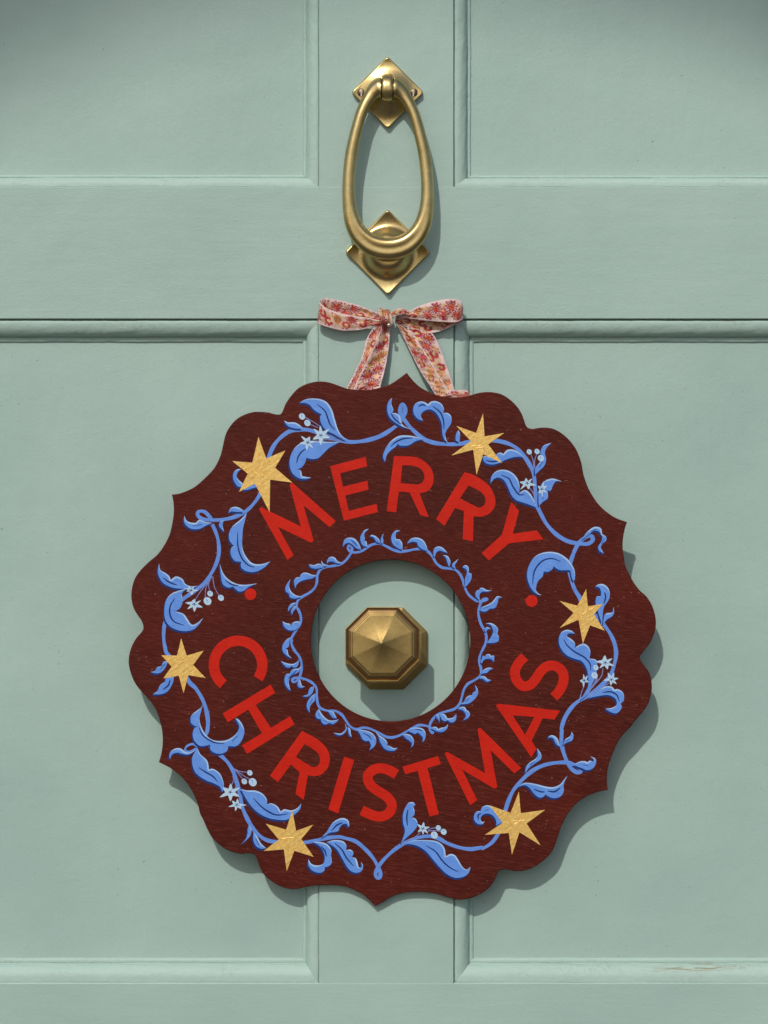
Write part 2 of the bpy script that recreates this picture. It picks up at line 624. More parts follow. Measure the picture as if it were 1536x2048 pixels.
def build_board():
    T = 0.006
    verts, faces = [], []

    def ring(p, lay):
        s = len(verts)
        verts.extend(SP(q, lay) for q in p)
        return s

    n1, n2 = len(outer), len(hole)
    sg = area(outer) > 0
    # outer rim
    specs = [(0.8, -T), (0, -T + 0.0005), (0, -0.0009), (0.45, -0.0003), (1.3, 0.0)]
    rs_ = [ring(inset(outer, d) if d else outer, l) for d, l in specs]
    for a, b in zip(rs_[:-1], rs_[1:]):
        for i in range(n1):
            j = (i + 1) % n1
            f = (a + i, a + j, b + j, b + i)
            faces.append(f if not sg else f[::-1])
    hs = [(-0.8, -T), (0, -T + 0.0005), (0, -0.0007), (-0.45, -0.00025), (-1.2, 0.0)]
    rh = [ring(inset(hole, d) if d else hole, l) for d, l in hs]
    sh = area(hole) > 0
    for a, b in zip(rh[:-1], rh[1:]):
        for i in range(n2):
            j = (i + 1) % n2
            f = (a + i, a + j, b + j, b + i)
            faces.append(f if sh else f[::-1])
    for o_, h_, flip in ((rs_[-1], rh[-1], False), (rs_[0], rh[0], True)):
        idx = list(range(o_, o_ + n1)) + list(range(h_, h_ + n2))
        v2 = [Vector((verts[i][0], verts[i][2])) for i in idx]
        f1, f2 = list(range(n1)), list(range(n1, n1 + n2))
        if area([(v.x, v.y) for v in v2[:n1]]) < 0:
            f1 = f1[::-1]
        if area([(v.x, v.y) for v in v2[n1:]]) < 0:
            f2 = f2[::-1]
        vo, eo, fo, ov, oe, of = delaunay_2d_cdt(v2, [], [f1, f2], 0, 1e-7)
        mp = [idx[o[0]] if o else None for o in ov]
        for t, og in zip(fo, of):
            if list(og) != [0]:
                continue
            q = [mp[k] for k in t]
            if None in q:
                continue
            a, b, c = (verts[k] for k in q[:3])
            nrm = (b - a).cross(c - a)
            if (nrm.y > 0) != flip:
                q = q[::-1]
            faces.append(tuple(q))
    return mesh_obj('board', verts, faces, M_BOARD, sign, SIGN_O)


build_board()


def flat(name, polys, lay, mat, parent, base=0.0):
    """thin raised paint: union of polygons (photo pixels) extruded from the board"""
    vs, fc = [], []
    for p in polys:
        s = len(vs)
        q = p if area(p) > 0 else p[::-1]
        vs += [Vector((x - 768, y - 1280)) for x, y in q]
        fc.append(list(range(s, s + len(q))))
    vo, eo, fo, ov, oe, of = delaunay_2d_cdt(vs, [], fc, 0, 1e-4)
    keep = [f for f, o in zip(fo, of) if o]
    verts = [SP((v.x + 768, v.y + 1280), lay) for v in vo]
    n = len(verts)
    faces, cnt = [], {}
    for f in keep:
        a, b, c = (verts[k] for k in f[:3])
        if (b - a).cross(c - a).y > 0:
            f = f[::-1]
        faces.append(tuple(f))
        for i in range(len(f)):
            cnt[(f[i], f[(i + 1) % len(f)])] = 1
    low = {}
    for (a, b) in list(cnt):
        if (b, a) not in cnt:
            for k in (a, b):
                if k not in low:
                    low[k] = len(verts)
                    verts.append(SP((vo[k].x + 768, vo[k].y + 1280), base))
            faces.append((b, a, low[a], low[b]))
    used = sorted({k for f in faces for k in f})
    re = {k: i for i, k in enumerate(used)}
    return mesh_obj(name, [verts[k] for k in used], [tuple(re[k] for k in f) for f in faces], mat, parent, SIGN_O)


def stroke_polys(path, w):
    """quads and joint discs of a stroke of constant width"""
    out = []
    for a, b in zip(path[:-1], path[1:]):
        tx, ty = b[0] - a[0], b[1] - a[1]
        l = math.hypot(tx, ty) or 1
        nx, ny = -ty / l * w / 2, tx / l * w / 2
        out.append([(a[0] + nx, a[1] + ny), (b[0] + nx, b[1] + ny), (b[0] - nx, b[1] - ny), (a[0] - nx, a[1] - ny)])
    return out


def band(path, w):
    """one outline of a stroke (no self crossing)"""
    l_, r_ = [], []
    n = len(path)
    for i in range(n):
        a, b = path[max(i - 1, 0)], path[min(i + 1, n - 1)]
        tx, ty = b[0] - a[0], b[1] - a[1]
        d = math.hypot(tx, ty) or 1
        nx, ny = -ty / d * w / 2, tx / d * w / 2
        l_.append((path[i][0] + nx, path[i][1] + ny))
        r_.append((path[i][0] - nx, path[i][1] - ny))
    return l_ + r_[::-1]


def ribbon_path(name, path, ws, lay, mat, parent, dome=0.00002, climb=0.00002):
    """painted line: strip with a slightly domed top, climbing a hair so that loops cross cleanly"""
    verts, faces = [], []
    n = len(path)
    for i in range(n):
        a, b = path[max(i - 1, 0)], path[min(i + 1, n - 1)]
        tx, ty = b[0] - a[0], b[1] - a[1]
        d = math.hypot(tx, ty) or 1
        w = ws[i]
        nx, ny = -ty / d * w / 2, tx / d * w / 2
        L = lay + climb * i / n
        p = path[i]
        verts += [SP((p[0] + nx, p[1] + ny), 0.00002 + climb * i / n), SP((p[0] + nx * 0.9, p[1] + ny * 0.9), L), SP(p, L + dome),
                  SP((p[0] - nx * 0.9, p[1] - ny * 0.9), L), SP((p[0] - nx, p[1] - ny), 0.00002 + climb * i / n)]
    for i in range(n - 1):
        for j in range(4):
            k = i * 5 + j
            faces.append((k, k + 1, k + 6, k + 5))
    return mesh_obj(name, verts, faces, mat, parent, SIGN_O)


LAY = dict(stem=0.00006, shade=0.00009, leaf=0.00012, vein=0.00018, letter=0.00019, stalk=0.00022, flower=0.00025, eye=0.00028, star=0.00031)

# ---- lettering
def letter(polys, label=None, hole_=None):
    if hole_ is None:
        o = flat('letter', polys, LAY['letter'], M_RED, sign)
    else:
        o = flat_hole('letter', polys, hole_, LAY['letter'], M_RED, sign)
    if label:
        o['label'] = label
    return o


def flat_hole(name, outerp, holep, lay, mat, parent):
    outerp = outerp if area(outerp) > 0 else outerp[::-1]
    holep = holep if area(holep) > 0 else holep[::-1]
    n1, n2 = len(outerp), len(holep)
    pts = list(outerp) + list(holep)
    vs = [Vector((x - 768, y - 1280)) for x, y in pts]
    vo, eo, fo, ov, oe, of = delaunay_2d_cdt(vs, [], [list(range(n1)), list(range(n1, n1 + n2))], 0, 1e-4)
    fo = [f for f, og in zip(fo, of) if list(og) == [0]]
    verts = [SP((v.x + 768, v.y + 1280), lay) for v in vo]
    faces, cnt = [], {}
    for f in fo:
        a, b, c = (verts[k] for k in f[:3])
        if (b - a).cross(c - a).y > 0:
            f = f[::-1]
        faces.append(tuple(f))
        for i in range(len(f)):
            cnt[(f[i], f[(i + 1) % len(f)])] = 1
    low = {}
    for (a, b) in list(cnt):
        if (b, a) not in cnt:
            for k in (a, b):
                if k not in low:
                    low[k] = len(verts)
                    verts.append(SP((vo[k].x + 768, vo[k].y + 1280), 0))
            faces.append((b, a, low[a], low[b]))
    return mesh_obj(name, verts, faces, mat, parent, SIGN_O)


def poly(pts):
    return [(p[0], p[1]) for p in pts]


# M E R R Y
letter([poly(B6("45,343 47,336 56,334 70,340 252,428 197,226 199,217 206,212 214,215 425,402 395,432 265,323 315,496 311,505 299,507 138,430 216,570 186,595"))])
letter([poly(B6("397,130 573,83 581,130 446,165 461,232 582,201 587,246 472,275 490,351 628,316 634,357 465,400"))])
letter(poly(A2("185,700 260,701")) + [tuple(p) for p in cr(poly(A2("260,701 340,706 400,728 460,782 488,850 480,920 440,970 380,985")), 4)[1:]]
       + [(857.6, 1034.4), (840.5, 1030), (819.4, 985), (797.8, 982.6), (792.2, 1024.5), (773.5, 1022.5)],
       None, poly(A2("248,770")) + [tuple(p) for p in cr(poly(A2("300,770 345,777 395,803 418,850 410,890 380,914 350,918")), 4)] + poly(A2("235,906")))
letter(poly(B6("1062,160")) + [tuple(p) for p in cr(poly(B6("1090,166 1130,185 1185,227 1214,285 1212,330 1185,365 1145,380 1108,377")), 4)]
       + poly(B6("1105,502 1054,490 1060,352 1016,336 964,425 922,392")),
       None, [(937.1, 970.9)] + [tuple(p) for p in cr([(949, 976.5), (961.4, 983.9), (970.5, 995.6), (969.2, 1008.7), (958.8, 1015.2), (948, 1011)], 4)] + [(919.7, 996.9)])
letter([poly(A3("320,670 376,737 328,912 512,886 565,955 300,985 145,1117 90,1060 245,920 313,678"))])
# C H R I S T M A S
c0 = B7.pt(308, 323)
sc7 = 380 / 1536
arc = [(c0[0] + 195.5 * sc7 * math.cos(a), c0[1] + 195.5 * sc7 * math.sin(a)) for a in np.radians(np.linspace(127.4, 394.5, 60))]
letter([band(arc, 84 * sc7)])
letter([poly(B7("183,715 570,482 608,548 225,787")), poly(B7("340,972 728,738 765,803 380,1042")), poly(B7("378,664 447,640 580,842 508,886"))])
letter(poly(B7("825,855")) + [tuple(p) for p in cr(poly(B7("900,895 965,935 1025,1000 1050,1075 1035,1150 985,1205 930,1221 872,1216")), 4)]
       + poly(B7("838,1415 772,1365 805,1190 735,1128 630,1270 565,1218")),
       None, poly(B7("845,962")) + [tuple(p) for p in cr(poly(B7("900,995 945,1028 970,1075 962,1125 930,1148 900,1146")), 4)] + poly(B7("775,1067")))
letter([poly(B7("1165,1065 1247,1090 1117,1523 1037,1490"))])
s1 = [tuple(p) for p in cr([(793, 1549), (778, 1540.5), (762, 1536.5), (746, 1540), (735.5, 1553), (741, 1570), (756, 1582), (773, 1593), (783.5, 1608), (779.5, 1624), (765, 1632.5), (750, 1632), (737, 1627), (723.5, 1620.5)], 6)]
letter([band(s1, 19.8)])
letter([poly(B8("172,935 445,853 468,915 195,993")), poly(B8("286,955 362,930 452,1300 380,1317"))])
letter([poly(B8("498,838 502,826 514,822 526,826 808,985 750,652 754,641 766,637 780,645 1085,945 1030,985 850,808 900,1088 893,1100 878,1103 632,958 747,1192 692,1230"))])
letter(poly(B8("893,470 896,456 908,450 1382,505 1340,573 1250,562 1165,735 1203,800 1162,862")), None, poly(B8("1020,540 1185,552 1113,690")))
s2 = [tuple(p) for p in cr(poly(B8("1112,90 1064,140 1036,205 1050,270 1095,314 1150,308 1195,262 1230,208 1275,168 1332,158 1388,188 1411,245 1400,310 1370,362 1334,400")), 6)]
letter([band(s2, 19.6)])


def disc(c, r, n=28, sq=1.0, rot=0.0):
    return [(c[0] + r * math.cos(a) * math.cos(rot) - r * sq * math.sin(a) * math.sin(rot),
             c[1] + r * math.cos(a) * math.sin(rot) + r * sq * math.sin(a) * math.cos(rot)) for a in np.linspace(0, 2 * math.pi, n, endpoint=False)]


flat('dot', [disc((501, 1188.4), 11.7)], LAY['letter'], M_RED, sign)
flat('dot', [disc((1063.4, 1201.9), 11.9)], LAY['letter'], M_RED, sign)

# ---- vine stems
def stem(segs, w, name='stem', n=5, taper=0.0):
    path = []
    for zf, t in segs:
        path += poly(zf(t))
    p = [tuple(q) for q in cr(path, n)]
    m = len(p)
    ws = []
    for i in range(m):
        e = min(1.0, 0.45 + 3.0 * min(i, m - 1 - i) / m) if taper else 1.0
        ws.append(0.93 * w * e * (1 + 0.10 * math.sin(i * 0.35) + 0.06 * math.sin(i * 0.83)))
    return ribbon_path(name, p, ws, LAY['stem'], M_STEM, sign)


stem([(A1, "420,830 455,700 490,620 540,560 610,510 690,495 770,502 850,530 950,565 1050,588 1130,590 1220,575 1310,545 1400,490 1450,445"), (A2, "268,370 265,320 250,303 234,325 237,380 270,430 320,490 400,560 480,595 580,608 680,607 750,595 850,580")], 8.6)
stem([(A3, "70,195 180,195 280,215 350,250 410,310 460,385 490,460 500,560 512,680 540,750 590,840 660,915 740,965 820,985 900,990 940,965 935,932 900,932 860,960 825,1000 800,1050"), (A4, "720,100 695,170 687,230 702,310 730,385 770,450 820,560")], 8.4)
stem([(A4, "820,560 900,590 950,650 1000,720 1035,800 1045,880 1030,960 1000,1040 930,1120 840,1190 760,1235 700,1290 650,1370 625,1450"), (A5, "705,80 702,170 716,240 745,320 775,370 820,402 850,396 843,375 800,346 745,327 650,330 560,350 480,390 410,450 340,530 300,610 270,700 250,790")], 8.2)
stem([(A5, "250,790 230,850 170,940 100,985"), (A6, "1290,577 1200,590 1100,575 1000,540 930,500 850,480 760,490 680,520 600,560 520,620 450,690 412,745 388,800 400,833 424,833 430,790 410,742 370,670 300,590 220,525 130,497"), (A7, "1180,742 1090,750 1000,770 890,790 760,800")], 7.8)
stem([(A7, "760,800 640,785 560,765 490,715 440,650 400,580 362,490 345,400 320,300 290,200 240,110 170,40"), (A8, "740,1085 650,1000 670,930 675,850 660,760 630,680 580,600 530,550 470,430")], 8.2)
stem([(A8, "440,400 365,340 345,280 335,200 345,100"), (B1, "380,1040 430,975 480,920 560,860 640,800 700,720 740,640 760,560 755,470 735,400 708,340")], 7.8)
stem([(B1, "700,308 690,285 650,245 605,242 597,270 630,298 700,308 800,303 890,280 960,245 1020,190 1075,110"), (A1, "420,900")], 7.6)
stem([(A8, "600,1050 560,1030 515,1045 500,1080 540,1088 590,1062")], 4.6)
# inner vine, closed loop in four brush lines
stem([(B2, "207,1500 205,1450 250,1370 310,1280 318,1190 290,1110 265,1060 285,985 350,935 430,890 490,830 515,760 520,680 560,610 640,575 740,560 830,530 900,460 940,390 945,340 920,312 897,330 907,370 950,395 1010,398 1080,375 1150,325 1220,295 1300,295 1380,330 1440,362")], 5.2)
stem([(B3, "80,360 180,388 280,378 370,360 450,358 530,390 590,460 630,530 700,583 780,595 860,610 920,665 960,750 985,840 1030,920 1110,985 1190,1000 1255,978 1240,965 1190,995 1155,1090 1150,1170 1180,1280 1230,1370 1250,1460"), (B5, "1245,0")], 5.4)
stem([(B5, "1245,0 1240,90 1200,180 1165,260 1160,340 1180,420 1170,500 1100,555 1020,600 970,670 945,760 915,850 850,910 750,940 660,970 590,1030 550,1110 555,1170 580,1205 588,1180 560,1140 500,1115 410,1110 330,1150 250,1195 170,1238 80,1260 10,1248")], 5.2)
stem([(B4, "1400,1262 1350,1245 1250,1190 1160,1150 1080,1140 1000,1160 920,1120 870,1050 820,980 740,935 640,930 560,900 525,840 515,760 510,660 470,600 400,555 320,530 250,527 212,550 225,578 265,565 300,520 325,430 325,340 295,260 240,190 203,110 205,40")], 5.2)

# ---- leaves
LEAF_N = [0]


def leaf(zf, txt, vein=None, big=True):
    p = closed(zf(txt), 4)
    q = [p[0]]
    for a in p[1:]:
        if math.hypot(a[0] - q[-1][0], a[1] - q[-1][1]) > 0.35:
            q.append(a)
    p = q
    LEAF_N[0] += 1
    dl = (LEAF_N[0] % 6) * 0.000004
    lf = flat('leaf', [p], LAY['leaf'] + dl, M_BLUE, sign)
    d = 1.0 if big else 0.72
    sh = [(x - 2.3 * d, y + 3.8 * d) for x, y in p]
    flat('shade', [sh], LAY['shade'] + dl, M_NAVY, lf)
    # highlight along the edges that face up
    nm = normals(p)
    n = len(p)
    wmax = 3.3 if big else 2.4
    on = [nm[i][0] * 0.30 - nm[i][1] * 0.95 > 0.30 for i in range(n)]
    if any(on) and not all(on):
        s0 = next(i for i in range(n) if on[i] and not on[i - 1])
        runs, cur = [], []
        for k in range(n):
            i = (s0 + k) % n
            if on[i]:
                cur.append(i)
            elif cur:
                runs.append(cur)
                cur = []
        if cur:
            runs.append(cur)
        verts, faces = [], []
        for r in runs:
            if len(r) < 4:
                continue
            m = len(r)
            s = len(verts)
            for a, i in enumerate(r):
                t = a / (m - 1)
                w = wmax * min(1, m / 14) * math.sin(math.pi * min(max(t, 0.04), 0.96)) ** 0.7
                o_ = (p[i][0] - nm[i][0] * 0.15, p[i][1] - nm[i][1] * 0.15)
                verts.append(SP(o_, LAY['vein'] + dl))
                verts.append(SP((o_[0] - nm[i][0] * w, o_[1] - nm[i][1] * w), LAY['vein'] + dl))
            for a in range(m - 1):
                k = s + a * 2
                f = (k, k + 1, k + 3, k + 2)
                faces.append(f)
        if faces:
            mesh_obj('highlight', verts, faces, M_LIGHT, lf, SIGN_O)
    if vein:
        for v in vein.split('|'):
            vp = [tuple(a) for a in cr(poly(zf(v)), 5)]
            m = len(vp)
            ws = [max(0.5, (3.4 if big else 2.2) * math.sin(math.pi * (0.06 + 0.88 * i / (m - 1))) ** 0.6) for i in range(m)]
            ribbon_path('vein', vp, ws, LAY['vein'] + 0.00002 + dl, M_NAVY, lf, dome=0.00001, climb=0)
    return lf


OUTER_LEAVES = [
    (A1, "685,292* 740,262 820,258 890,280 935,340 960,420 985,500 1020,550 1068,578* 1010,565 950,530 890,500 855,450 845,400 858,378* 820,360 790,335 765,305 730,292", "820,300 880,350 905,410 925,460 960,500"),
    (A1, "1000,590* 900,590 820,582 740,585 680,610 635,660 612,730 615,790 640,840 690,872 740,875 778,865* 730,857 708,850 700,815 670,800* 705,785 730,750 740,712* 780,722 830,715 870,680 910,640 960,610", "745,635 700,670 675,710 665,755"),
    (A1, "568,425* 600,440 650,440 690,462 715,490* 660,488 610,475 585,455", None),
    (A1, "240,800* 210,800 180,830 180,880 210,930 240,938 270,960 330,945 370,930 330,900 270,915 235,895 205,860 215,820", None),
    (A2, "170,253* 165,300 180,345 170,370* 200,370 232,395 240,440 265,470 320,495* 250,475 190,440 150,400 133,350 135,300 150,270", "160,370 190,415 240,455"),
    (A2, "600,597* 570,570 555,520 550,450 530,400 500,360 460,340 420,350 395,375 392,400 410,430* 370,415 340,380 332,340 345,300 385,280 420,285 445,302* 470,280 510,278 550,300 568,340 560,368* 600,370 625,400 622,450 595,490 578,530 585,570", "480,315 540,365 565,430 568,490|370,320 400,305 430,312"),
    (A2, "420,565* 350,550 290,540 220,545 160,585 120,640 100,700 115,745* 130,690 165,650 195,630 212,605* 240,620 300,615 350,585", "330,560 260,565 200,590 160,625"),
    (A2, "678,500* 692,530 690,560 688,592* 660,580 658,545 665,520", None),
    (A3, "420,330* 380,290 330,265 285,268 255,300* 235,288 205,300 190,330 110,315 100,340 125,370 170,380 220,370 270,345 330,325 380,320", "120,350 180,358 230,348"),
    (A3, "627,213* 590,250 575,290 585,340 570,390 530,430 500,460* 500,410 530,370 555,330 540,290 560,240 600,220", "560,360 530,400"),
    (A3, "158,525* 165,470 205,430 265,420 320,440 360,480 378,530 380,580 370,605* 420,575 460,600 490,650 515,712* 460,690 400,670 350,650 315,610 290,550 260,500 220,480 185,490", "240,462 300,490 330,550 375,610 420,610"),
    (A3, "700,508* 640,488 590,498 550,530 530,580 525,640 530,700* 560,665 597,640 595,595 590,580* 620,580 635,545 655,512 680,506", "560,600 560,650"),
    (A3, "860,960* 885,915 920,880 960,858 1005,870 1015,915* 1045,935 1045,965 1020,985 1005,1020 1030,1065* 995,1045 985,1010 1010,970 1015,930 990,895 950,890 910,920", "930,893 970,878|1030,950 1010,990"),
    (A4, "478,422* 430,410 395,375 370,320 362,260 375,200 410,140 460,105 530,90 600,100 660,135 700,180 725,230 730,290 720,318* 705,290 695,240 680,232 620,232 590,220 565,200* 555,225 520,245 490,240* 480,280 450,310 435,345 430,385 450,412", "405,340 410,270 430,215 480,160 550,142 620,165"),
    (A4, "885,358* 910,340 950,340 985,370 998,420 985,465 950,520 940,600 935,640* 915,580 900,530 890,500 890,450 900,430* 925,432 930,400 915,365", "955,400 965,440 950,490"),
    (A4, "1025,515* 1020,550 1000,560 985,560 960,570 950,600 945,650* 975,610 1010,590 1030,560", None),
    (A4, "730,718* 700,695 660,690 620,715 605,770 620,830 660,880 720,910 780,930 815,980 830,1040 830,1120 800,1180 770,1230* 830,1180 860,1110 890,1040 900,960 890,920 840,910* 848,860 830,815 790,795 740,820 730,832* 728,790 700,760 670,740 680,718", "645,765 670,810 730,860 800,900 845,950 850,1000"),
    (A4, "830,1215* 890,1160 960,1125 1010,1125 1035,1150* 1060,1145 1100,1175 1105,1230 1080,1255* 1088,1290 1050,1330 1000,1320 960,1295* 1010,1290 1045,1270 1050,1240 1030,1210 980,1190 900,1200", "940,1172 1000,1165 1050,1190 1070,1240"),
    (A5, "597,140* 610,122 640,118 670,140 685,180 690,205* 660,185 640,145 620,135", None),
    (A5, "780,90* 795,120 785,155 750,170 715,192* 730,150 760,130 775,110", "735,165 765,145"),
    (A5, "790,345* 840,320 880,315 900,325* 920,312 945,320 948,300 925,280* 960,295 968,330 945,370 900,385 860,370", "870,345 910,350"),
    (A5, "365,515* 420,482 500,490 580,510 640,515 690,495 720,460 750,425* 720,495 720,550 690,590 640,600 600,585 583,570* 560,590 530,595 490,565 460,525 420,500", "490,530 540,550 575,552|595,545 650,550 695,520"),
    (A5, "425,410* 430,360 460,325 500,300 520,270 515,215* 545,260 545,300 510,325 490,340 450,370", "460,345 500,315"),
    (A6, "1420,390* 1415,340 1385,300 1340,285 1300,300 1285,335 1300,360 1318,350* 1305,375 1265,375 1232,345 1230,300 1250,270 1285,265* 1300,230 1345,215 1390,235 1430,290 1475,345", "1265,340 1265,300 1290,285|1320,260 1355,252"),
    (A6, "605,540* 625,490 640,430 625,370 622,300 640,240 670,195 710,190 730,215* 712,225 720,260 720,295 695,320* 730,330 748,370 735,410 700,450 650,495", "665,250 655,320 660,390"),
    (A6, "640,540* 720,515 820,512 900,520 950,545 980,590 988,650* 1030,630 1070,645 1100,690 1130,740 1165,765 1200,740* 1185,790 1140,825 1070,835 1000,805 940,750 880,680 820,610 740,560", "820,560 900,610 960,690 1020,745 1090,782"),
    (A7, "1035,750* 1080,700 1110,650 1150,605 1210,580 1260,595 1275,640 1265,660* 1250,630 1215,635 1190,665 1180,690 1150,700 1110,705 1070,730", "1120,690 1170,640 1220,620"),
    (A7, "1080,785* 1150,768 1220,778 1250,815 1245,855* 1285,850 1310,880 1295,915* 1330,925 1345,960 1355,1000 1378,1000 1375,955* 1392,990 1380,1030 1340,1048 1290,1035 1250,990 1210,920 1160,840", "1150,795 1210,850 1250,920 1310,990"),
    (A7, "950,785* 1020,785 1080,800 1120,850 1118,905* 1125,960 1100,990 1065,1000* 1060,1030 1020,1048 960,1030 925,985 925,930* 950,970 1000,985 1050,970 1065,920 1050,860 1010,810", "1030,820 1065,860 1080,910"),
    (A7, "345,330* 400,345 470,345 530,370 570,420 572,465* 610,455 660,480 690,525* 720,505 780,515 830,495 865,455* 850,510 800,555 740,595 660,595 570,575 490,530 430,470 390,410", "455,410 520,480 590,530 660,555 750,545"),
    (A7, "-22,-17* 5,38 56,83 73,130 75,165* 110,160 160,190 190,240 205,310 190,358* 170,315 120,285 60,262 0,228 -40,190 -62,138 -66,61", "-10,150 50,190 110,225 150,270"),
    (A7, "420,640* 440,680 435,720 410,755 350,805* 390,760 405,715 408,670", None),
    (A7, "455,700* 490,740 520,795 565,838* 520,842 480,820 455,770", "475,755 505,810"),
    (A8, "640,710* 620,750 580,780 545,815 545,865 575,890 605,888* 570,910 558,960 575,1010 620,1045 690,1035* 700,1080 760,1105 820,1085 832,1045* 890,1045 930,1010 955,940 940,880 910,840 885,832* 915,890 900,940 850,985 790,1005 720,1000 670,970 630,910 610,840 625,770", "605,900 640,965 720,1015 800,1025|860,1010 905,965"),
    (A8, "500,1090* 470,1065 430,1062 390,1085 378,1120 385,1145* 400,1110 440,1095 480,1105 530,1110 590,1070* 540,1092", None),
    (A8, "415,515* 405,560 370,620 320,645 250,648* 290,620 305,580 345,550 355,520", "385,535 370,580 330,610"),
    (A8, "370,390* 330,400 320,430 285,440 265,470 232,475* 280,488 320,475 350,440", "345,415 310,455"),
    (B1, "495,275* 510,310 540,325 580,330* 610,305 650,320 710,330* 660,350 610,375 550,375 505,345 490,310", "560,352 630,342"),
    (B1, "960,245* 920,215 880,205 845,220 835,255* 855,240 890,245", None),
    (B1, "800,305* 770,320 760,350 780,380 800,398* 790,360 790,335", None),
    (B1, "975,250* 930,300 870,350 840,400 840,460 870,500 890,500* 855,520 850,570 880,620 930,628* 930,670 970,700 1040,705 1110,670 1155,625* 1090,645 1020,640 970,590 940,520 940,430 945,370 960,310", "905,400 905,500 930,590 980,650 1035,670"),
    (B1, "765,640* 790,710 830,760 890,795 960,805 1050,795* 990,820 950,850 910,855 870,820* 830,825 790,800 775,740", "810,770 860,802 910,812"),
    (B1, "300,640* 310,690 350,715 380,740 390,768* 430,740 480,760 500,795 540,815 600,812* 540,835 480,835 400,825 330,790 295,730 290,690", "330,750 380,785 440,808"),
    (B1, "510,835* 450,850 400,870 355,920 340,1000 350,1080 400,1135 480,1160 560,1150 610,1105 637,1060* 590,1100 550,1110 520,1070 490,1030 440,1012 415,1012* 460,985 480,940 480,900 475,870", "420,910 385,970 385,1040 420,1090 490,1115"),
]
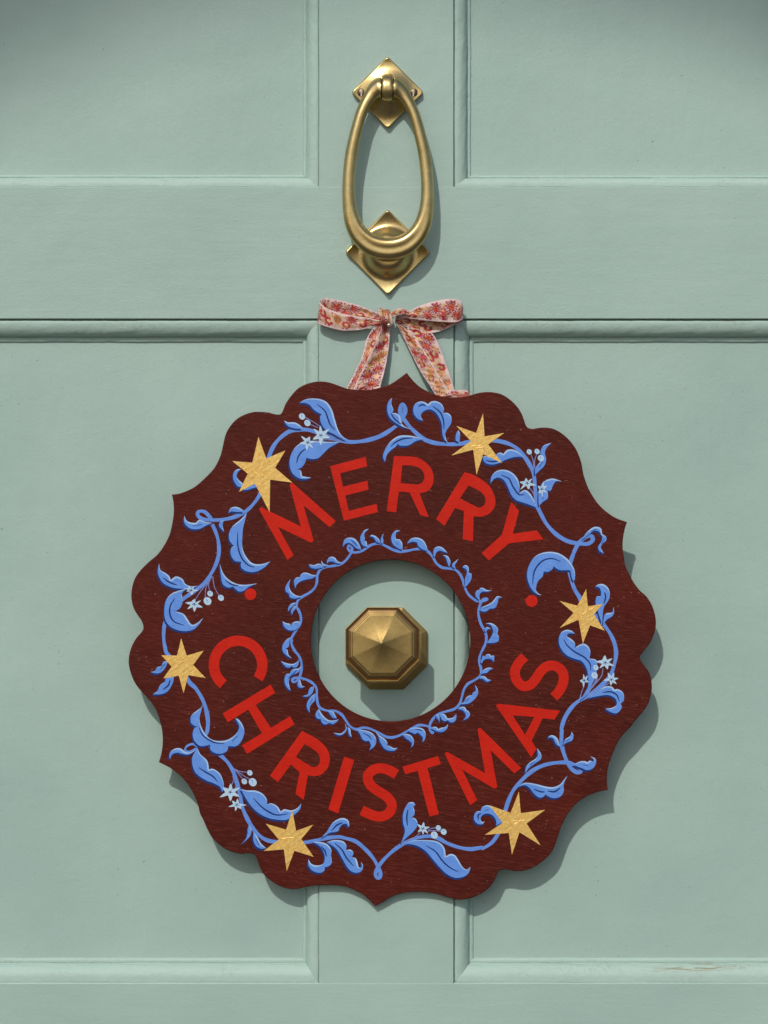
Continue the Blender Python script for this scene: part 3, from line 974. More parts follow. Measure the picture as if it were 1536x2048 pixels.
INNER_LEAVES = [
    (B2, "335,940* 260,925 210,890 180,840 175,790 192,725* 150,780 128,830 135,880 170,905 185,950 240,965 300,955", None),
    (B2, "515,680* 450,670 400,650 350,648 315,675 305,705* 270,705 235,735 235,780 250,838* 270,790 320,750 390,730 460,715", None),
    (B2, "600,578* 560,540 520,538 480,555 415,542* 440,585 500,598 560,590", None),
    (B2, "660,555* 610,545 590,530 570,495* 575,540 610,570", None),
    (B2, "830,525* 770,505 740,465 700,450 660,465 640,500 640,535* 665,510 710,510 770,535", None),
    (B2, "1060,365* 1030,290 980,230 920,215 860,235 838,290 838,330* 860,295 910,280 960,310 1000,345", "930,245 980,285 1010,325"),
    (B2, "1145,325* 1090,320 1060,280 1048,230 1060,180 1100,125 1155,105* 1110,150 1095,190 1105,230 1095,255* 1125,265 1130,300", None),
    (B2, "1300,285* 1280,240 1240,200 1190,182 1165,200* 1210,215 1240,260 1270,280", None),
    (B2, "1305,285* 1300,240 1315,190 1338,168* 1325,210 1332,260 1325,290", None),
    (B2, "270,1060* 240,1060 215,1085 195,1120 210,1165* 225,1125 250,1095", None),
    (B2, "260,1015* 220,1020 180,1045 162,1090 165,1125* 190,1085 230,1055", None),
    (B2, "310,1265* 290,1245 240,1250 210,1270 193,1300* 180,1275 130,1265 93,1240* 105,1300 150,1345 210,1358 270,1340 310,1300", None),
    (B4, "215,20* 150,50 100,110 90,170 110,220 160,265 212,290* 165,240 155,190 130,165* 160,150 175,120 180,70", None),
    (B4, "300,290* 270,330 220,355 160,350 110,335 70,318* 110,370 150,400 190,395 205,380* 230,400 270,390 290,350", None),
    (B4, "320,375* 290,410 240,415 200,435 185,475* 140,480 118,530 120,590 145,640 192,690* 175,620 170,570 190,520 240,480 295,450", "270,432 210,490 160,540"),
    (B4, "290,560* 275,600 290,640 330,650 370,632* 335,625 320,590 305,545", None),
    (B4, "480,630* 430,650 410,700 400,730 335,752* 390,760 440,735 470,690", None),
    (B4, "500,715* 450,750 410,800 390,860 400,910 430,955* 425,890 450,850 490,800", "460,790 425,850"),
    (B4, "540,910* 505,950 500,1000 530,1030 560,1030* 580,1080 620,1100 665,1080* 710,1095 750,1075 785,1035* 720,1050 660,1045 610,1010 570,960", "535,965 545,995|590,1045 640,1065"),
    (B4, "650,935* 680,980 710,1015 760,1025* 740,985 710,940", None),
    (B4, "860,1090* 870,1140 850,1180 800,1210 720,1200* 770,1230 820,1228 860,1200 885,1150", None),
    (B4, "890,1130* 900,1190 915,1235 945,1255* 930,1200 925,1155", None),
    (B4, "1000,1160* 1060,1165 1140,1180 1200,1210 1240,1270 1240,1330 1210,1380 1158,1415* 1180,1360 1160,1300* 1110,1300 1070,1270 1040,1210", "1080,1205 1150,1240 1190,1290"),
    (B4, "1240,1185* 1280,1230 1340,1270 1380,1320 1375,1355* 1420,1370 1460,1390 1508,1385* 1470,1420 1400,1420 1340,1390 1290,1310 1270,1240", None),
    (B5, "210,1220* 270,1215 320,1235 355,1290 350,1350 318,1382* 330,1330 300,1300 260,1270 230,1240", None),
    (B5, "280,1180* 320,1145 380,1135 450,1145 490,1180 500,1240 485,1290 460,1315* 465,1260 440,1230 405,1195* 370,1215 330,1200", "370,1160 430,1165 460,1182"),
    (B5, "570,1150* 590,1130 630,1130 655,1155* 690,1140 740,1130 775,1090* 765,1145 720,1185 670,1190 620,1175", None),
    (B5, "625,985* 650,975 670,1010 670,1075* 655,1040 630,1010", None),
    (B5, "660,970* 700,965 740,980 760,1015 770,1025* 820,1020 850,1000 875,965* 875,1030 845,1070 800,1070 770,1045* 740,1060 700,1040 680,1000", None),
    (B5, "890,910* 930,885 980,885 1000,920* 1030,940 1045,980 1020,1020 955,1050* 990,1010 990,970 960,930 930,915", None),
    (B5, "920,850* 970,820 990,775 1030,745 1065,740* 1080,710 1115,680 1105,610* 1140,670 1140,730 1100,790 1040,835 980,850", "990,815 1040,775"),
    (B5, "1160,535* 1190,505 1230,510 1260,540 1308,555* 1260,575 1230,560 1200,540", None),
    (B5, "1180,480* 1200,440 1240,410 1290,400 1330,415* 1290,430 1250,465 1210,470", None),
    (B5, "1175,330* 1190,290 1200,255 1230,265* 1245,240 1285,235 1300,255* 1340,255 1342,290 1338,330* 1310,300 1260,290 1210,310 1190,350", None),
    (B3, "1250,1510* 1300,1440 1330,1370 1310,1310 1280,1280 1240,1270* 1300,1265 1350,1290 1390,1340 1380,1400* 1400,1440 1390,1490 1330,1510", "1355,1340 1350,1390"),
    (B3, "1225,1370* 1230,1330 1260,1315 1300,1340* 1265,1340 1245,1370", None),
    (B3, "1165,1110* 1190,1070 1240,1050 1300,1020 1340,980 1380,935 1438,950* 1395,965 1385,1020 1350,1080 1290,1090 1250,1120 1200,1125", "1210,1090 1290,1050"),
    (B3, "1165,990* 1125,950 1110,910 1125,870 1155,860* 1170,835 1210,835 1250,860 1312,862* 1260,880 1200,880 1165,910 1160,950", None),
    (B3, "970,830* 980,780 985,720 1005,660 1000,610 950,578* 985,555 1020,570 1030,610 1030,650* 1060,660 1065,700 1050,750 1010,800", "1020,690 1015,740"),
    (B3, "865,600* 830,575 825,545 850,520 902,475* 880,520 860,550", None),
    (B3, "785,575* 770,530 745,460 710,432* 760,438 790,470 805,520 795,560", None),
    (B3, "600,460* 595,400 605,350 650,325 700,335 740,370 770,405* 720,390 670,375 630,400 615,440", None),
    (B3, "525,380* 460,360 410,320 395,275* 340,265 270,290* 310,235 370,215 430,225 480,260 510,320", None),
    (B3, "215,370* 150,340 100,300 78,240 85,180 130,130 190,130* 140,155 130,200 135,235* 180,240 210,280 215,330", "130,270 165,305"),
]
for zf, t, v in OUTER_LEAVES:
    leaf(zf, t, v, True)
for zf, t, v in INNER_LEAVES:
    leaf(zf, t, v, False)

# ---- stalks, buds, flowers
def stalk(zf, txt):
    p = [tuple(a) for a in cr(poly(zf(txt)), 6)]
    ribbon_path('stalk', p, [1.7] * len(p), LAY['stalk'], M_THIN, sign, dome=0.00001, climb=0.00001)


def bud(zf, x, y, r):
    c = zf.pt(x, y)
    rr = r * zf.a[2]
    b = flat('bud', [disc(c, rr * 1.08, 18, 0.88, 0.9)], LAY['flower'], M_FLOWER, sign)
    flat('petal_line', [disc((c[0] - rr * 0.15, c[1] - rr * 0.25), rr * 0.5, 10, 0.25, 1.2)], LAY['eye'], M_BLUE, b)


def flower(zf, cx, cy, tips):
    c = zf.pt(cx, cy)
    t = [zf.pt(*map(float, q.split(','))) for q in tips.split()]
    t.sort(key=lambda q: math.atan2(q[1] - c[1], q[0] - c[0]))
    pts = []
    n = len(t)
    for i in range(n):
        a, b = t[i], t[(i + 1) % n]
        pts.append((a[0], a[1]))
        # bulging petal sides, then a notch between petals
        m = ((a[0] + b[0]) / 2 - c[0], (a[1] + b[1]) / 2 - c[1])
        l = math.hypot(*m) or 1
        ra = math.hypot(a[0] - c[0], a[1] - c[1])
        k = 0.42 * ra / l
        pa = (c[0] + (a[0] - c[0]) * 0.62 + m[0] / l * ra * 0.20, c[1] + (a[1] - c[1]) * 0.62 + m[1] / l * ra * 0.20)
        pb = (c[0] + (b[0] - c[0]) * 0.62 + m[0] / l * ra * 0.20, c[1] + (b[1] - c[1]) * 0.62 + m[1] / l * ra * 0.20)
        pts += [pa, (c[0] + m[0] * k, c[1] + m[1] * k), pb]
    fl = flat('flower', [pts], LAY['flower'], M_FLOWER, sign)
    r = 1.6
    eye = [disc(c, r, 10)]
    for a in (0.3, 1.6, 2.7, 3.9, 5.2):
        e = (c[0] + 4.0 * math.cos(a), c[1] + 3.4 * math.sin(a))
        eye.append(band([c, e], 0.9))
        eye.append(disc(e, 0.8, 8))
    flat('flower_eye', eye, LAY['eye'], M_NAVY, fl)


for zf, t in [(A1, "728,400 790,435 855,478"), (A1, "768,455 830,482"), (A1, "880,520 940,555 1010,582"), (A1, "790,600 880,575 1000,583"),
              (A3, "468,305 485,350 492,410"), (A3, "512,300 497,350 497,410"), (A3, "458,560 490,610 500,690"),
              (A4, "945,985 930,1050 850,1145"), (A4, "905,1060 880,1110 840,1160"), (A4, "890,1000 895,1060 830,1180"), (A4, "802,1115 780,1170 768,1215"), (A4, "990,1100 900,1160 830,1205"),
              (A6, "835,430 870,412 905,410"), (A6, "835,436 890,432 945,438"), (A6, "770,450 720,490 650,520"),
              (A7, "290,160 340,182 402,190"), (A7, "295,165 330,205 366,252"), (A7, "300,168 365,215 425,250"), (A7, "280,220 285,260 272,300"), (A7, "300,230 305,300 300,330"),
              (B1, "705,740 680,800 690,852"), (B1, "690,760 660,830 655,905"), (B1, "712,740 725,820 760,888"), (B1, "690,770 630,840 578,920")]:
    stalk(zf, t)
for zf, x, y, r in [(A1, 707, 395, 24), (A1, 748, 445, 24), (A3, 455, 283, 20), (A3, 515, 280, 20), (A3, 545, 332, 24), (A4, 890, 980, 20), (A4, 880, 1040, 24),
                    (A6, 925, 408, 22), (A6, 970, 442, 25), (A6, 890, 470, 30), (A7, 425, 195, 23), (A7, 378, 268, 24), (A7, 450, 275, 34),
                    (B1, 692, 873, 22), (B1, 672, 930, 30), (B1, 775, 905, 23)]:
    bud(zf, x, y, r)
for zf, x, y, t in [(A1, 852, 540, "845,465 917,490 922,560 850,617 788,572 795,488"), (A1, 752, 595, "698,545 768,550 802,592 792,637 742,657 688,600"),
                    (A3, 440, 522, "430,483 477,488 509,540 450,572 386,574 381,514"), (A3, 552, 568, "567,508 592,545 586,597 560,632 524,602 519,545"),
                    (A4, 962, 942, "960,884 1017,908 1034,967 980,995 918,985 888,935"), (A4, 1010, 1072, "982,1018 1030,1018 1064,1062 1050,1107 1005,1118 948,1078"),
                    (A4, 800, 1078, "795,1028 828,1040 834,1092 795,1133 766,1080"), (A6, 793, 415, "800,358 852,402 838,457 793,467 748,447 743,376"),
                    (A7, 258, 360, "262,283 343,320 337,397 260,437 168,404 193,318"), (A7, 315, 468, "320,413 398,470 352,503 302,522 242,485 275,432"),
                    (B1, 545, 848, "572,818 603,845 550,884 508,852 486,830 530,815"), (B1, 570, 953, "575,913 623,923 637,978 570,1013 516,993 500,943")]:
    flower(zf, x, y, t)

# ---- gold stars
STARS = [
    (A1, "372,552 580,655 632,903 458,1130 222,975 172,738", "432,718 500,790 462,880 345,912 290,835 325,750"),
    (A2, "868,370 1030,522 1015,755 818,843 625,695 662,467", "880,548 908,610 870,685 793,650 775,583 815,522"),
    (A4, "815,377 945,490 958,697 790,795 613,675 610,467", "828,510 875,570 845,655 757,612 718,560 748,505"),
    (A5, "375,550 577,690 542,962 322,1035 113,882 150,655", "390,715 435,795 380,862 298,868 250,790 312,713"),
    (A7, "788,515 967,637 970,912 740,1035 543,862 560,628", "820,690 865,760 805,860 715,848 672,765 735,680"),
    (A8, "470,218 643,312 658,523 488,640 332,525 317,347", "512,350 562,422 525,500 452,505 397,435 438,350"),
]
for zf, t, i in STARS:
    tp, ip = poly(zf(t)), poly(zf(i))
    pts = []
    for a, b in zip(tp, ip):
        pts += [a, b]
    st_ = flat('star', [pts], LAY['star'], M_GOLD, sign)
    # ridges where the leaf buckled over the paint below
    cx_, cy_ = sum(p[0] for p in ip) / 6, sum(p[1] for p in ip) / 6
    rr = random.Random(int(cx_))
    for k in range(4):
        a0 = rr.uniform(0, math.pi)
        ox, oy = cx_ + rr.uniform(-9, 9), cy_ + rr.uniform(-9, 9)
        ln_ = rr.uniform(9, 17)
        cp = [tuple(q) for q in cr([(ox - ln_ * math.cos(a0), oy - ln_ * math.sin(a0)), (ox + rr.uniform(-2, 2), oy + rr.uniform(-2, 2)), (ox + ln_ * math.cos(a0), oy + ln_ * math.sin(a0))], 6)]
        ribbon_path('crease', cp, [2.6 * math.sin(math.pi * (0.05 + 0.9 * i / (len(cp) - 1))) for i in range(len(cp))], LAY['star'] + 0.00002, M_GOLD, st_, dome=0.00016, climb=0.0)

# ------------------------------------------------------------------ door knocker
KO = P(775, 590, 0)
knocker = thing('door_knocker', 'aged brass oval ring knocker on two diamond plates above the ribbon bow', 'door knocker', KO)


def rounded_square(R, rc, n=14):
    """diamond (square on its corner), half diagonal R, corner radius rc -> points around"""
    pts = []
    for k in range(4):
        ang = math.pi / 2 * k
        # corner arc centre lies on the diagonal
        d = R - rc * math.sqrt(2)
        cx, cy = d * math.cos(ang), d * math.sin(ang)
        for j in range(7):
            a = ang - math.pi / 4 + math.pi / 2 * j / 6
            pts.append((cx + rc * math.cos(a), cy + rc * math.sin(a)))
        # straight side
        a1 = ang + math.pi / 4
        p1 = (cx + rc * math.cos(a1), cy + rc * math.sin(a1))
        ang2 = ang + math.pi / 2
        q = (d * math.cos(ang2) + rc * math.cos(ang2 - math.pi / 4), d * math.sin(ang2) + rc * math.sin(ang2 - math.pi / 4))
        for j in range(1, n):
            t = j / n
            pts.append((p1[0] + (q[0] - p1[0]) * t, p1[1] + (q[1] - p1[1]) * t))
    return pts


def plate(name, cx, cy, R, rc, hf, edge):
    out = rounded_square(R, rc)
    n = len(out)
    verts, faces = [], []
    spec = [(1.0, 'w', 0.0), (1.0, 'w', edge * 0.55), (0.992, 'w', edge * 0.85)]
    ss = [0.975, 0.95, 0.91, 0.86, 0.80, 0.74, 0.68, 0.62, 0.56, 0.50, 0.44, 0.38, 0.32, 0.26, 0.20, 0.14, 0.08]
    for s, _, h in spec:
        verts += [P(cx + x * s, cy + y * s, h) for x, y in out]
    for s in ss:
        blend = min(1, max(0, (0.80 - s) / 0.6))
        for x, y in out:
            # towards the centre the rings turn from diamonds to circles
            r = math.hypot(x, y)
            rr = s * ((1 - blend) * r + blend * (R * 0.78))
            ux, uy = x / r, y / r
            verts.append(P(cx + ux * rr, cy + uy * rr, hf(rr)))
    verts.append(P(cx, cy, hf(0)))
    m = len(spec) + len(ss)
    for k in range(m - 1):
        for i in range(n):
            j = (i + 1) % n
            faces.append((k * n + i, k * n + j, (k + 1) * n + j, (k + 1) * n + i))
    for i in range(n):
        faces.append(((m - 1) * n + i, (m - 1) * n + (i + 1) % n, m * n))
    faces = [f[::-1] for f in faces]
    o = mesh_obj(name, verts, faces, M_BRASS, knocker, KO, smooth=True)
    fix_normals(o)
    return o


def fix_normals(o):
    import bmesh
    bm = bmesh.new()
    bm.from_mesh(o.data)
    bmesh.ops.recalc_face_normals(bm, faces=bm.faces)
    bm.to_mesh(o.data)
    bm.free()


def upper_h(r):
    return 0.0034 + 0.0115 * math.exp(-(r / 38) ** 2.0) + 0.0030 * max(0, (r - 46) / 27) ** 2


def lower_h(r):
    t = min(1, max(0, (56 - r) / 30))
    return 0.0038 + 0.0125 * t * t * (3 - 2 * t) + 0.0036 * max(0, (r - 54) / 32) ** 2


plate('upper_plate', 775, 185, 73, 6, upper_h, 0.0034)
plate('striker_plate', 775.5, 504.5, 86.5, 6, lower_h, 0.0040)

# two screws
for sx in (723, 827):
    verts, faces = [], []
    n = 24
    prof = [(9.2, 0.0028), (9.0, 0.0046), (7.8, 0.0056), (5.2, 0.0062), (2.0, 0.0064)]
    for r, h in prof:
        verts += [P(sx + r * math.cos(a), 185 + r * math.sin(a), h) for a in np.linspace(0, 2 * math.pi, n, endpoint=False)]
    verts.append(P(sx, 185, 0.0065))
    for k in range(len(prof) - 1):
        for i in range(n):
            j = (i + 1) % n
            faces.append((k * n + i, k * n + j, (k + 1) * n + j, (k + 1) * n + i))
    b = (len(prof) - 1) * n
    for i in range(n):
        faces.append((b + i, b + (i + 1) % n, len(verts) - 1))
    sc_ = mesh_obj('screw', verts, faces, M_SCREW, knocker, KO, smooth=True)
    fix_normals(sc_)
    t = math.radians(4)
    v = []
    for hh in (0.0060, 0.00668):
        for x, y in ((-1.5, -7.4), (1.5, -7.4), (1.5, 7.4), (-1.5, 7.4)):
            v.append(P(sx + x * math.cos(t) - y * math.sin(t), 185 + x * math.sin(t) + y * math.cos(t), hh))
    sl = mesh_obj('slot', v, [(0, 1, 2, 3), (4, 5, 6, 7), (0, 1, 5, 4), (1, 2, 6, 5), (2, 3, 7, 6), (3, 0, 4, 7)], M_SLOT, sc_, KO)
    fix_normals(sl)

# hinge lug: a rounded barrel standing out of the upper plate between the two ends of the ring
LUGX, LUGY, LUGH = 774.6, 176.0, 0.0145


def lug():
    verts, faces = [], []
    nx, na = 12, 40
    for i in range(nx + 1):
        t = i / nx * 2 - 1
        x = LUGX + 10.6 * t
        k = 1 - 0.10 * abs(t) ** 5
        for j in range(na):
            a = 2 * math.pi * j / na
            verts.append(P(x, LUGY + 28.5 * k * math.sin(a), LUGH + 0.0128 * k * math.cos(a)))
    for i in range(nx):
        for j in range(na):
            q = (j + 1) % na
            faces.append((i * na + j, i * na + q, (i + 1) * na + q, (i + 1) * na + j))
    faces.append(tuple(range(na))[::-1])
    faces.append(tuple(range(nx * na, nx * na + na)))
    o = mesh_obj('hinge_lug', verts, faces, M_BRASS, knocker, KO, smooth=True)
    fix_normals(o)
    # neck under the barrel
    verts, faces = [], []
    prof = [(26, 0.006), (23, 0.009), (20, 0.012), (18, 0.0145)]
    for r, h in prof:
        verts += [P(LUGX + r * 0.9 * math.cos(a), LUGY + 6 + r * math.sin(a), h) for a in np.linspace(0, 2 * math.pi, 40, endpoint=False)]
    for k in range(3):
        for i in range(40):
            j = (i + 1) % 40
            faces.append((k * 40 + i, k * 40 + j, (k + 1) * 40 + j, (k + 1) * 40 + i))
    o2 = mesh_obj('hinge_neck', verts, faces, M_BRASS, knocker, KO, smooth=True)
    fix_normals(o2)


lug()
# dark hinge pin that shows in the two gaps
verts, faces = [], []
for x in (LUGX - 15, LUGX + 15):
    verts += [P(x, LUGY + 19 * math.sin(a), LUGH + 0.0082 * math.cos(a)) for a in np.linspace(0, 2 * math.pi, 24, endpoint=False)]
for i in range(24):
    faces.append((i, (i + 1) % 24, 24 + (i + 1) % 24, 24 + i))
fix_normals(mesh_obj('hinge_pin', verts, faces, M_GAP, knocker, KO, smooth=True))


def ring():
    # (x, y, half width px, half depth px, height mm)
    L = [(762.0, 177, 22.5, 22.0, 14.5), (757.5, 177.6, 22.0, 21.0, 14.8), (751.5, 180.5, 18.5, 17.0, 15.8), (744, 187.5, 15.0, 13.5, 17.0), (737, 197.5, 12.8, 12.0, 18.0), (730, 209.5, 11.9, 11.5, 18.8), (721.5, 229, 11.5, 11.3, 19.6),
         (715.3, 250.4, 11.7, 11.3, 20.2), (709, 276, 12.0, 11.4, 20.8), (703, 305, 12.2, 11.5, 21.3), (699, 336, 12.3, 11.6, 21.8), (697.3, 363.4, 12.4, 11.8, 22.2),
         (697, 380, 12.6, 12, 22.4), (698, 401, 13.2, 12.2, 22.6), (701, 426, 14.9, 12.6, 22.9), (708, 450.3, 17.2, 13.2, 23.2), (720.6, 471.5, 19.6, 13.9, 23.5), (738.5, 487.2, 21.4, 14.4, 23.8), (757.0, 494.9, 22.4, 14.6, 24.0), (776.7, 497.5, 22.8, 14.8, 24.0)]
    xm = lambda y: 774.6 + (776.7 - 774.6) * min(1, max(0, (y - 177) / 320))
    R = [(2 * xm(y) - x, y, w, d, h) for x, y, w, d, h in L[:-1]][::-1]
    st = cr(L + R, 6)
    n = len(st)
    m = 40
    verts, faces = [], []
    cx, cy = 776, 340
    for i, q in enumerate(st):
        a, b = st[max(i - 1, 0)], st[min(i + 1, n - 1)]
        tx, ty = b[0] - a[0], b[1] - a[1]
        if i == 0 or i == n - 1:
            ty = 0.0
        l = math.hypot(tx, ty)
        nx, ny = ty / l, -tx / l          # towards the outside
        if nx * (q[0] - cx) + ny * (q[1] - cy) < 0:
            nx, ny = -nx, -ny
        gv = min(1, max(0, (q[2] - 13.5) / 7.0)) if q[1] > 380 else 0.0
        for j in range(m):
            f = 2 * math.pi * j / m
            s, z = math.cos(f), math.sin(f)
            if z > 0:
                z = z * (1 - gv * 0.20 * math.exp(-((s - 0.02) / 0.34) ** 2)) + gv * 0.07 * math.exp(-((s + 0.62) / 0.25) ** 2)
            verts.append(P(q[0] + nx * q[2] * s, q[1] + ny * q[2] * s, q[4] / 1000 + z * q[3] * S))
    for i in range(n - 1):
        for j in range(m):
            k = (j + 1) % m
            faces.append((i * m + j, i * m + k, (i + 1) * m + k, (i + 1) * m + j))
    faces.append(tuple(range(m)))
    faces.append(tuple(range((n - 1) * m, n * m)))
    o = mesh_obj('ring', verts, faces, M_BRASS, knocker, KO, smooth=True)
    fix_normals(o)


ring()

# ------------------------------------------------------------------ door knob
NO = P(773, 1380, 0)
knob = thing('brass_doorknob', 'octagonal faceted brass centre knob seen through the hole of the sign', 'door knob', NO)


def knob_c(h):
    """the knob sits slightly askew on its spindle"""
    t = h / 0.048
    return 773.5 - 8.5 * t, 1297.5 - 9.0 * t


def oct_lathe(name, prof, mat, cap=True, rc=3.0, parent=None, power=1.0):
    """octagonal turning with rounded arrises; prof: (apothem px, height m)"""
    verts, faces = [], []
    per, flat_n = 5, 5
    for ap, h in prof:
        cx, cy = knob_c(h)
        r = min(rc, ap * 0.45)
        rad = (ap - r) / math.cos(math.pi / 8)
        ring_ = []
        for k in range(8):
            ang = math.pi / 8 + k * math.pi / 4
            c = (rad * math.cos(ang), rad * math.sin(ang))
            arc_ = [(c[0] + r * math.cos(a), c[1] + r * math.sin(a)) for a in np.linspace(ang - math.pi / 8, ang + math.pi / 8, per)]
            ring_ += arc_
            ang2 = ang + math.pi / 4
            q = (rad * math.cos(ang2) + r * math.cos(ang2 - math.pi / 8), rad * math.sin(ang2) + r * math.sin(ang2 - math.pi / 8))
            p = arc_[-1]
            ring_ += [(p[0] + (q[0] - p[0]) * t, p[1] + (q[1] - p[1]) * t) for t in np.linspace(0, 1, flat_n + 2)[1:-1]]
        verts += [P(cx + x, cy + y, h) for x, y in ring_]
    m = 8 * (per + flat_n)
    for i in range(len(prof) - 1):
        for j in range(m):
            k = (j + 1) % m
            faces.append((i * m + j, i * m + k, (i + 1) * m + k, (i + 1) * m + j))
    if cap:
        h = prof[-1][1]
        cx, cy = knob_c(h)
        verts.append(P(cx, cy, h + 0.0003))
        b = (len(prof) - 1) * m
        for j in range(m):
            faces.append((b + j, b + (j + 1) % m, len(verts) - 1))
    o = mesh_obj(name, verts, faces, mat, parent or knob, NO, smooth=True)
    fix_normals(o)
    return o


def dense(pr, n=3):
    return [tuple(q) for q in cr(pr, n)]


oct_lathe('rose', [(81.5, 0.0), (81.5, 0.0048), (81.2, 0.0052), (80.3, 0.0055), (76, 0.0066), (72, 0.0076), (71.2, 0.0079), (70, 0.0080), (50, 0.0095), (30, 0.011)], M_BRASS_KNOB)
oct_lathe('neck', dense([(36, 0.0100), (27, 0.015), (25, 0.022), (33, 0.028), (52, 0.033)]), M_BRASS_KNOB, cap=False)
head = oct_lathe('knob_head', dense([(30, 0.028), (58, 0.0335), (70, 0.039), (73.6, 0.0430)]) + [(74.3, 0.0440), (74.5, 0.0448), (74.5, 0.0466), (74.2, 0.0471), (73.5, 0.0473), (72.8, 0.0472), (72.4, 0.0468), (71.9, 0.0459), (71.2, 0.0456)], M_BRASS_KNOB, cap=False)
oct_lathe('patina_band', dense([(71.3, 0.0456), (70.2, 0.0464), (68.0, 0.0474), (65.6, 0.0481), (63.6, 0.0485)]), M_BRASS_BROWN, cap=False, parent=head)
oct_lathe('pyramid', [(63.7, 0.0485), (63.2, 0.0490), (62.4, 0.0493), (61.4, 0.0493), (60.6, 0.0494), (60.0, 0.0500), (59.2, 0.0504), (58.0, 0.0506)]
          + dense([(56, 0.0507), (50, 0.0510), (42, 0.0515), (33, 0.0523), (24, 0.0534), (15, 0.0550), (8, 0.0567), (3.5, 0.0580), (1.5, 0.0585)], 4), M_BRASS_KNOB, rc=2.2, parent=head)

# ------------------------------------------------------------------ ribbon bow
BO = P(782, 650, 0)
bow = thing('ribbon_bow', 'red and gold floral woven ribbon tied in a bow above the maroon sign', 'ribbon', BO)


C_BASE = np.array(lin(208, 178, 172)[:3])
C_CREAM = np.array(lin(186, 152, 120)[:3])
C_RED = np.array(lin(142, 2, 32)[:3])
C_RED2 = np.array(lin(176, 8, 34)[:3])
C_GOLD = np.array(lin(186, 138, 62)[:3])


def hsh(k, q):
    return (math.sin(k * 12.9898 + q * 78.233) * 43758.5453) % 1.0


def weave(u, v, seed):
    """colour of the ribbon cloth; u across 0..1, v along in mm -> rgb, metal"""
    W = 20.0
    x = u * W
    if u < 0.07 or u > 0.93:
        return C_BASE * 1.08, 0.0
    # pairs of small diamonds near both selvedges
    for uu, of_ in ((0.125, 0.0), (0.875, 9.0)):
        vv = (v + of_ + seed * 5) % 17.0
        for c in (3.0, 6.2):
            if abs(u - uu) * W / 1.05 + abs(vv - c) / 1.4 < 1.0:
                return C_RED, 0.0
    # irregular scatter of motifs, looked up in cells along the ribbon
    cell = 8.0
    k0 = math.floor((v + seed * 7.3) / cell)
    for k in (k0 - 1, k0, k0 + 1):
        a1, a2, a3, a4 = (hsh(k, q + seed) for q in (1, 2, 3, 4))
        cv = (k + 0.3 + 0.4 * a1) * cell - seed * 7.3
        cu = (0.36 if k % 2 else 0.64) + 0.10 * (a2 - 0.5)
        dx, dy = x - cu * W, v - cv
        r, th = math.hypot(dx, dy), math.atan2(dy, dx) + a3 * 6
        kind = int(a4 * 2.99)
        if kind == 0:                      # serrated flower
            R = 6.0 + 1.0 * math.cos(9 * th)
            if r < R:
                sp = math.sin(14 * th + 2.2 * math.sin(r * 0.9))
                if r > 3.4 and sp > 0.55:
                    return C_BASE, 0.0
                if 1.2 < r < 3.2 and sp > 0.55:
                    return C_GOLD, 0.5
                return (C_RED2 if r < 2.6 else C_RED), 0.0
        elif kind == 1:                    # curl round a gold heart
            Rc = 3.0 + 0.55 * (((th + math.pi) % 6.28) - math.pi) / math.pi
            if abs(r - Rc) < 1.25 and ((th + math.pi) % 6.28) > 0.8:
                return (C_RED2 if r > Rc else C_RED), 0.0
            if r < 1.8 and math.sin(r * 5 + th * 2) > -0.2:
                return C_GOLD, 0.5
        else:                              # drooping serrated plume
            xx = dx * math.cos(a3 * 1.5) + dy * math.sin(a3 * 1.5)
            yy = -dx * math.sin(a3 * 1.5) + dy * math.cos(a3 * 1.5)
            if xx * xx / 13 + yy * yy / 34 < 1:
                t = math.sin(yy * 3.4 + abs(xx) * 2.6)
                if abs(xx) < 0.35 or t > 0.62:
                    return C_GOLD, 0.5
                if t > -0.72:
                    return (C_RED if xx < 0 else C_RED2), 0.0
    # golden sprays between them
    for q, (f, ph, c, a, w) in enumerate(((0.26, 0.0, 0.5, 0.29, 0.032), (0.26, 0.7, 0.5, 0.29, 0.026), (0.47, 2.0, 0.42, 0.25, 0.028), (0.61, 4.0, 0.58, 0.22, 0.022))):
        yy = c + a * math.sin(v * f + ph + seed)
        if abs(u - yy) < w and 0.13 < u < 0.87 and math.sin(v * 5.2 + q) > -0.6:
            return C_GOLD, 0.5
    if 0.17 < u < 0.83:
        fe = math.sin(x * 2.3 + 3 * math.sin(v * 0.21 + seed))
        if fe > 0.80:
            return C_GOLD, 0.4
        if fe < -0.35:
            return C_CREAM, 0.0
    return C_BASE, 0.0


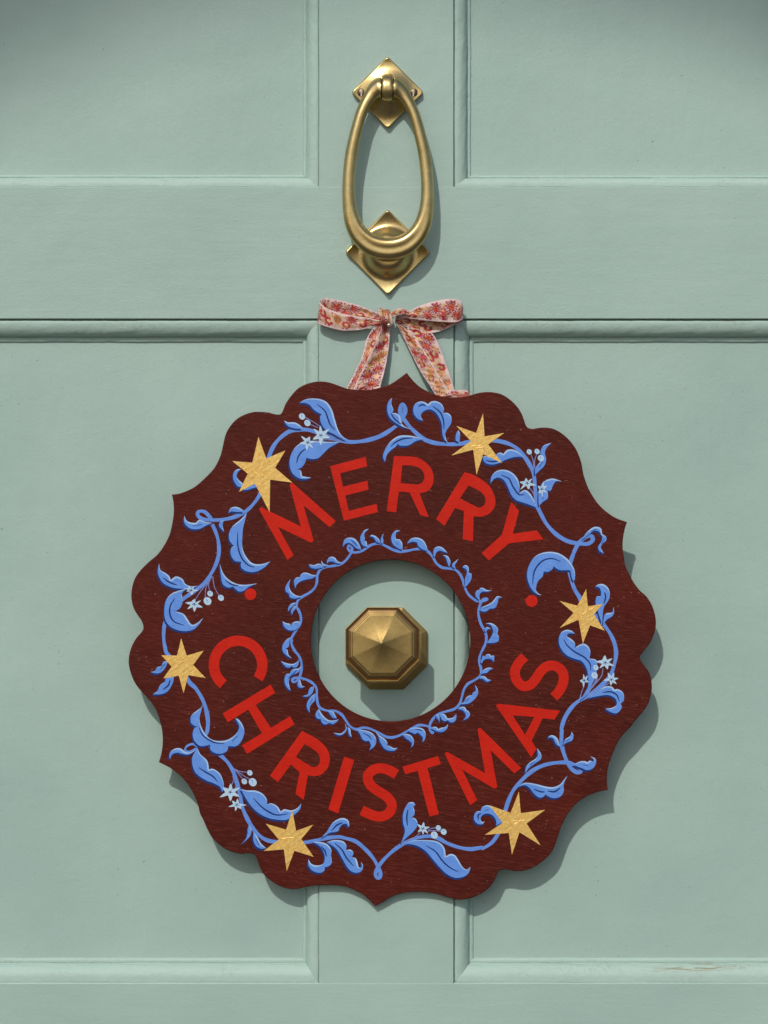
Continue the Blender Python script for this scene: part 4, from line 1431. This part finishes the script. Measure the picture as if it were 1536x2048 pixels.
def strip(name, rows, seed, nu=36, nv=14, cross=None, v0=0.0, hk=1.0, h0=0.0):
    """rows: list of ((ux,uy,h),(lx,ly,h)) in Z3 zoom pixels and mm -> lofted cloth"""
    A = cr([(*Z3.pt(a[0], a[1]), a[2]) for a, b in rows], nv)
    B = cr([(*Z3.pt(b[0], b[1]), b[2]) for a, b in rows], nv)
    verts, faces, cols = [], [], []
    v = v0
    n = len(A)
    for i in range(n):
        if i:
            m0, m1 = (A[i - 1] + B[i - 1]) / 2, (A[i] + B[i]) / 2
            v += math.sqrt(((m1[0] - m0[0]) ** 2 + (m1[1] - m0[1]) ** 2) * 0.25 + (m1[2] - m0[2]) ** 2)
        for j in range(nu + 1):
            u = j / nu
            q = A[i] * (1 - u) + B[i] * u
            h = q[2]
            if cross:
                h += cross(u, i / (n - 1))
            h = h0 + h * hk + 0.34 * math.sin(v * 0.42 + u * 4 + seed) + 0.20 * math.sin(v * 0.95 - u * 8 + seed * 2) + 0.10 * math.sin(v * 1.9 + u * 13)
            h += 0.45 * math.sin(u * 11 + seed * 3 + 0.9 * math.sin(v * 0.12)) * (0.35 + 0.65 * abs(i / (n - 1) * 2 - 1) ** 2)
            verts.append(P(q[0], q[1], h / 1000))
            c, mt = weave(u, v, seed)
            cols.append((*np.clip(c, 0, 1), mt))
    for i in range(n - 1):
        for j in range(nu):
            k = i * (nu + 1) + j
            faces.append((k, k + 1, k + nu + 2, k + nu + 1))
    o = mesh_obj(name, verts, faces, M_RIBBON, bow, BO, smooth=True)
    at = o.data.color_attributes.new('weave', 'FLOAT_COLOR', 'POINT')
    at.data.foreach_set('color', np.array(cols, dtype=np.float32).ravel())
    so = o.modifiers.new('thickness', 'SOLIDIFY')
    so.thickness = 0.0004
    so.offset = 0
    return o


strip('loop', [((655, 225, 8), (655, 300, 8)), ((520, 168, 6), (520, 292, 5)), ((380, 122, 5), (380, 272, 4)), ((250, 92, 6), (240, 262, 4)), ((155, 78, 9), (140, 275, 6)),
               ((110, 84, 13), (85, 295, 10)), ((90, 103, 17.5), (72, 308, 15)), ((106, 130, 20.5), (95, 322, 20)), ((160, 172, 22), (180, 350, 22)), ((260, 212, 21.5), (300, 378, 21.5)),
               ((400, 240, 20), (450, 373, 19)), ((540, 262, 18), (560, 350, 16.5)), ((655, 285, 15), (668, 322, 14))], 0.0, cross=lambda u, t: 1.2 * math.sin(math.pi * u) * (1 if t > 0.5 else -0.5), hk=0.5, h0=1.0)
strip('loop', [((775, 225, 14), (770, 252, 14)), ((855, 200, 17), (850, 250, 16)), ((930, 190, 19), (945, 266, 18)), ((1020, 148, 21), (1060, 282, 21)), ((1150, 108, 22.5), (1180, 294, 23)),
               ((1290, 83, 22), (1300, 301, 23.5)), ((1380, 92, 20), (1375, 298, 22)), ((1418, 130, 16), (1415, 275, 18)), ((1422, 190, 12), (1420, 285, 13)), ((1390, 230, 9), (1400, 305, 11)), ((1300, 268, 7.5), (1310, 342, 10)),
               ((1180, 275, 7), (1200, 387, 9.5)), ((1090, 270, 7), (1090, 402, 9)), ((990, 262, 7.5), (1000, 388, 8.5)), ((900, 252, 8), (900, 345, 8.5)), ((800, 245, 10), (790, 310, 10))], 2.3,
      cross=lambda u, t: 1.3 * math.sin(math.pi * u) * (1 if t < 0.5 else -0.4), hk=0.68, h0=0.5)
# tails
strip('tail', [((655, 300, 8), (700, 320, 9)), ((575, 375, 7), (676, 395, 9.5)), ((520, 475, 8), (645, 490, 10.5)), ((490, 600, 10), (590, 610, 12)), ((430, 740, 12.5), (520, 740, 14)), ((345, 905, 16), (450, 905, 17)), ((300, 980, 18), (410, 980, 19))], 4.0,
      cross=lambda u, t: -0.8 * math.sin(math.pi * u))
strip('tail', [((672, 318, 12), (748, 330, 8)), ((640, 430, 13), (743, 450, 8)), ((582, 560, 14), (730, 565, 9)), ((515, 690, 15), (707, 700, 11)), ((440, 840, 17), (678, 820, 14)), ((405, 930, 18.5), (655, 910, 16)), ((385, 1000, 20), (640, 990, 18))], 5.2,
      cross=lambda u, t: -1.6 * math.sin(math.pi * u) ** 2)
strip('tail', [((805, 320, 8), (860, 335, 10)), ((870, 440, 8), (965, 425, 12)), ((940, 585, 10), (1062, 565, 14)), ((1030, 760, 13), (1165, 735, 16.5)), ((1120, 900, 16), (1255, 880, 18.5)), ((1180, 1000, 18.5), (1330, 985, 20.5))], 6.1,
      cross=lambda u, t: 0.9 * math.sin(math.pi * u))
strip('tail', [((900, 350, 6), (1110, 370, 5)), ((940, 430, 7), (1160, 430, 6)), ((1000, 530, 8.5), (1212, 540, 7)), ((1075, 660, 11), (1262, 680, 9)), ((1155, 790, 13.5), (1308, 810, 12)), ((1230, 915, 16), (1345, 930, 15)), ((1300, 1000, 18), (1380, 1010, 17))], 7.7,
      cross=lambda u, t: 1.4 * math.sin(math.pi * u * 1.2) * (1 - t))
strip('tail', [((1245, 915, 19), (1300, 1010, 20)), ((1330, 935, 18.5), (1380, 1020, 20)), ((1410, 928, 17), (1470, 1020, 19)), ((1475, 940, 14), (1510, 1020, 16))], 9.3)


def knot():
    verts, faces, cols = [], [], []
    na, nu = 40, 22
    for i in range(na + 1):
        a = math.pi * (-0.62 + 1.24 * i / na)
        for j in range(nu + 1):
            u = j / nu
            t = u * 2 - 1
            w = 52 + 10 * math.cos(a * 1.5)
            x = 703 + t * w + 16 * math.sin(a)
            y = 258 + 78 * math.sin(a) * (1 + 0.06 * math.sin(u * 9)) + 6 * t
            h = 11.5 + 9.5 * math.cos(a) * (1 - 0.30 * t * t) + 0.9 * math.sin(u * 13 + a * 1.4) + 0.5 * math.sin(u * 29)
            q = Z3.pt(x, y)
            verts.append(P(q[0], q[1], h / 1000))
            c, mt = weave(0.12 + 0.76 * u, i * 0.62 + 3, 1.1)
            cols.append((*np.clip(c, 0, 1), mt))
    for i in range(na):
        for j in range(nu):
            k = i * (nu + 1) + j
            faces.append((k, k + 1, k + nu + 2, k + nu + 1))
    o = mesh_obj('knot', verts, faces, M_RIBBON, bow, BO, smooth=True)
    at = o.data.color_attributes.new('weave', 'FLOAT_COLOR', 'POINT')
    at.data.foreach_set('color', np.array(cols, dtype=np.float32).ravel())
    so = o.modifiers.new('thickness', 'SOLIDIFY')
    so.thickness = 0.0004


knot()
strip('fold', [((745, 215, 15), (765, 262, 15)), ((800, 182, 16), (815, 240, 17)), ((860, 168, 14), (880, 225, 16)), ((915, 200, 11), (925, 240, 13))], 3.3, cross=lambda u, t: 1.5 * math.sin(math.pi * u))

# pin that holds the bow
def pin():
    c = Z3.pt(735, 327)
    root = P(c[0], c[1], 0)
    o = thing('steel_pin', 'tiny round-headed steel pin pushed through the knot of the bow', 'pin', root)
    verts, faces = [], []
    n, m = 16, 10
    hc = 0.0235
    r = 0.0021
    for i in range(m + 1):
        a = math.pi * i / m
        for j in range(n):
            b = 2 * math.pi * j / n
            verts.append(P(c[0], c[1], hc) + Vector((r * math.sin(a) * math.cos(b), -r * math.cos(a), r * math.sin(a) * math.sin(b))))
    for i in range(m):
        for j in range(n):
            k = (j + 1) % n
            faces.append((i * n + j, i * n + k, (i + 1) * n + k, (i + 1) * n + j))
    fix_normals(mesh_obj('head', verts, faces, M_STEEL, o, root, smooth=True))
    verts, faces = [], []
    for h in (-0.004, hc):
        verts += [P(c[0], c[1], h) + Vector((0.0007 * math.cos(b), 0, 0.0007 * math.sin(b))) for b in np.linspace(0, 2 * math.pi, 10, endpoint=False)]
    for j in range(10):
        faces.append((j, (j + 1) % 10, 10 + (j + 1) % 10, 10 + j))
    fix_normals(mesh_obj('shank', verts, faces, M_STEEL, o, root, smooth=True))


pin()
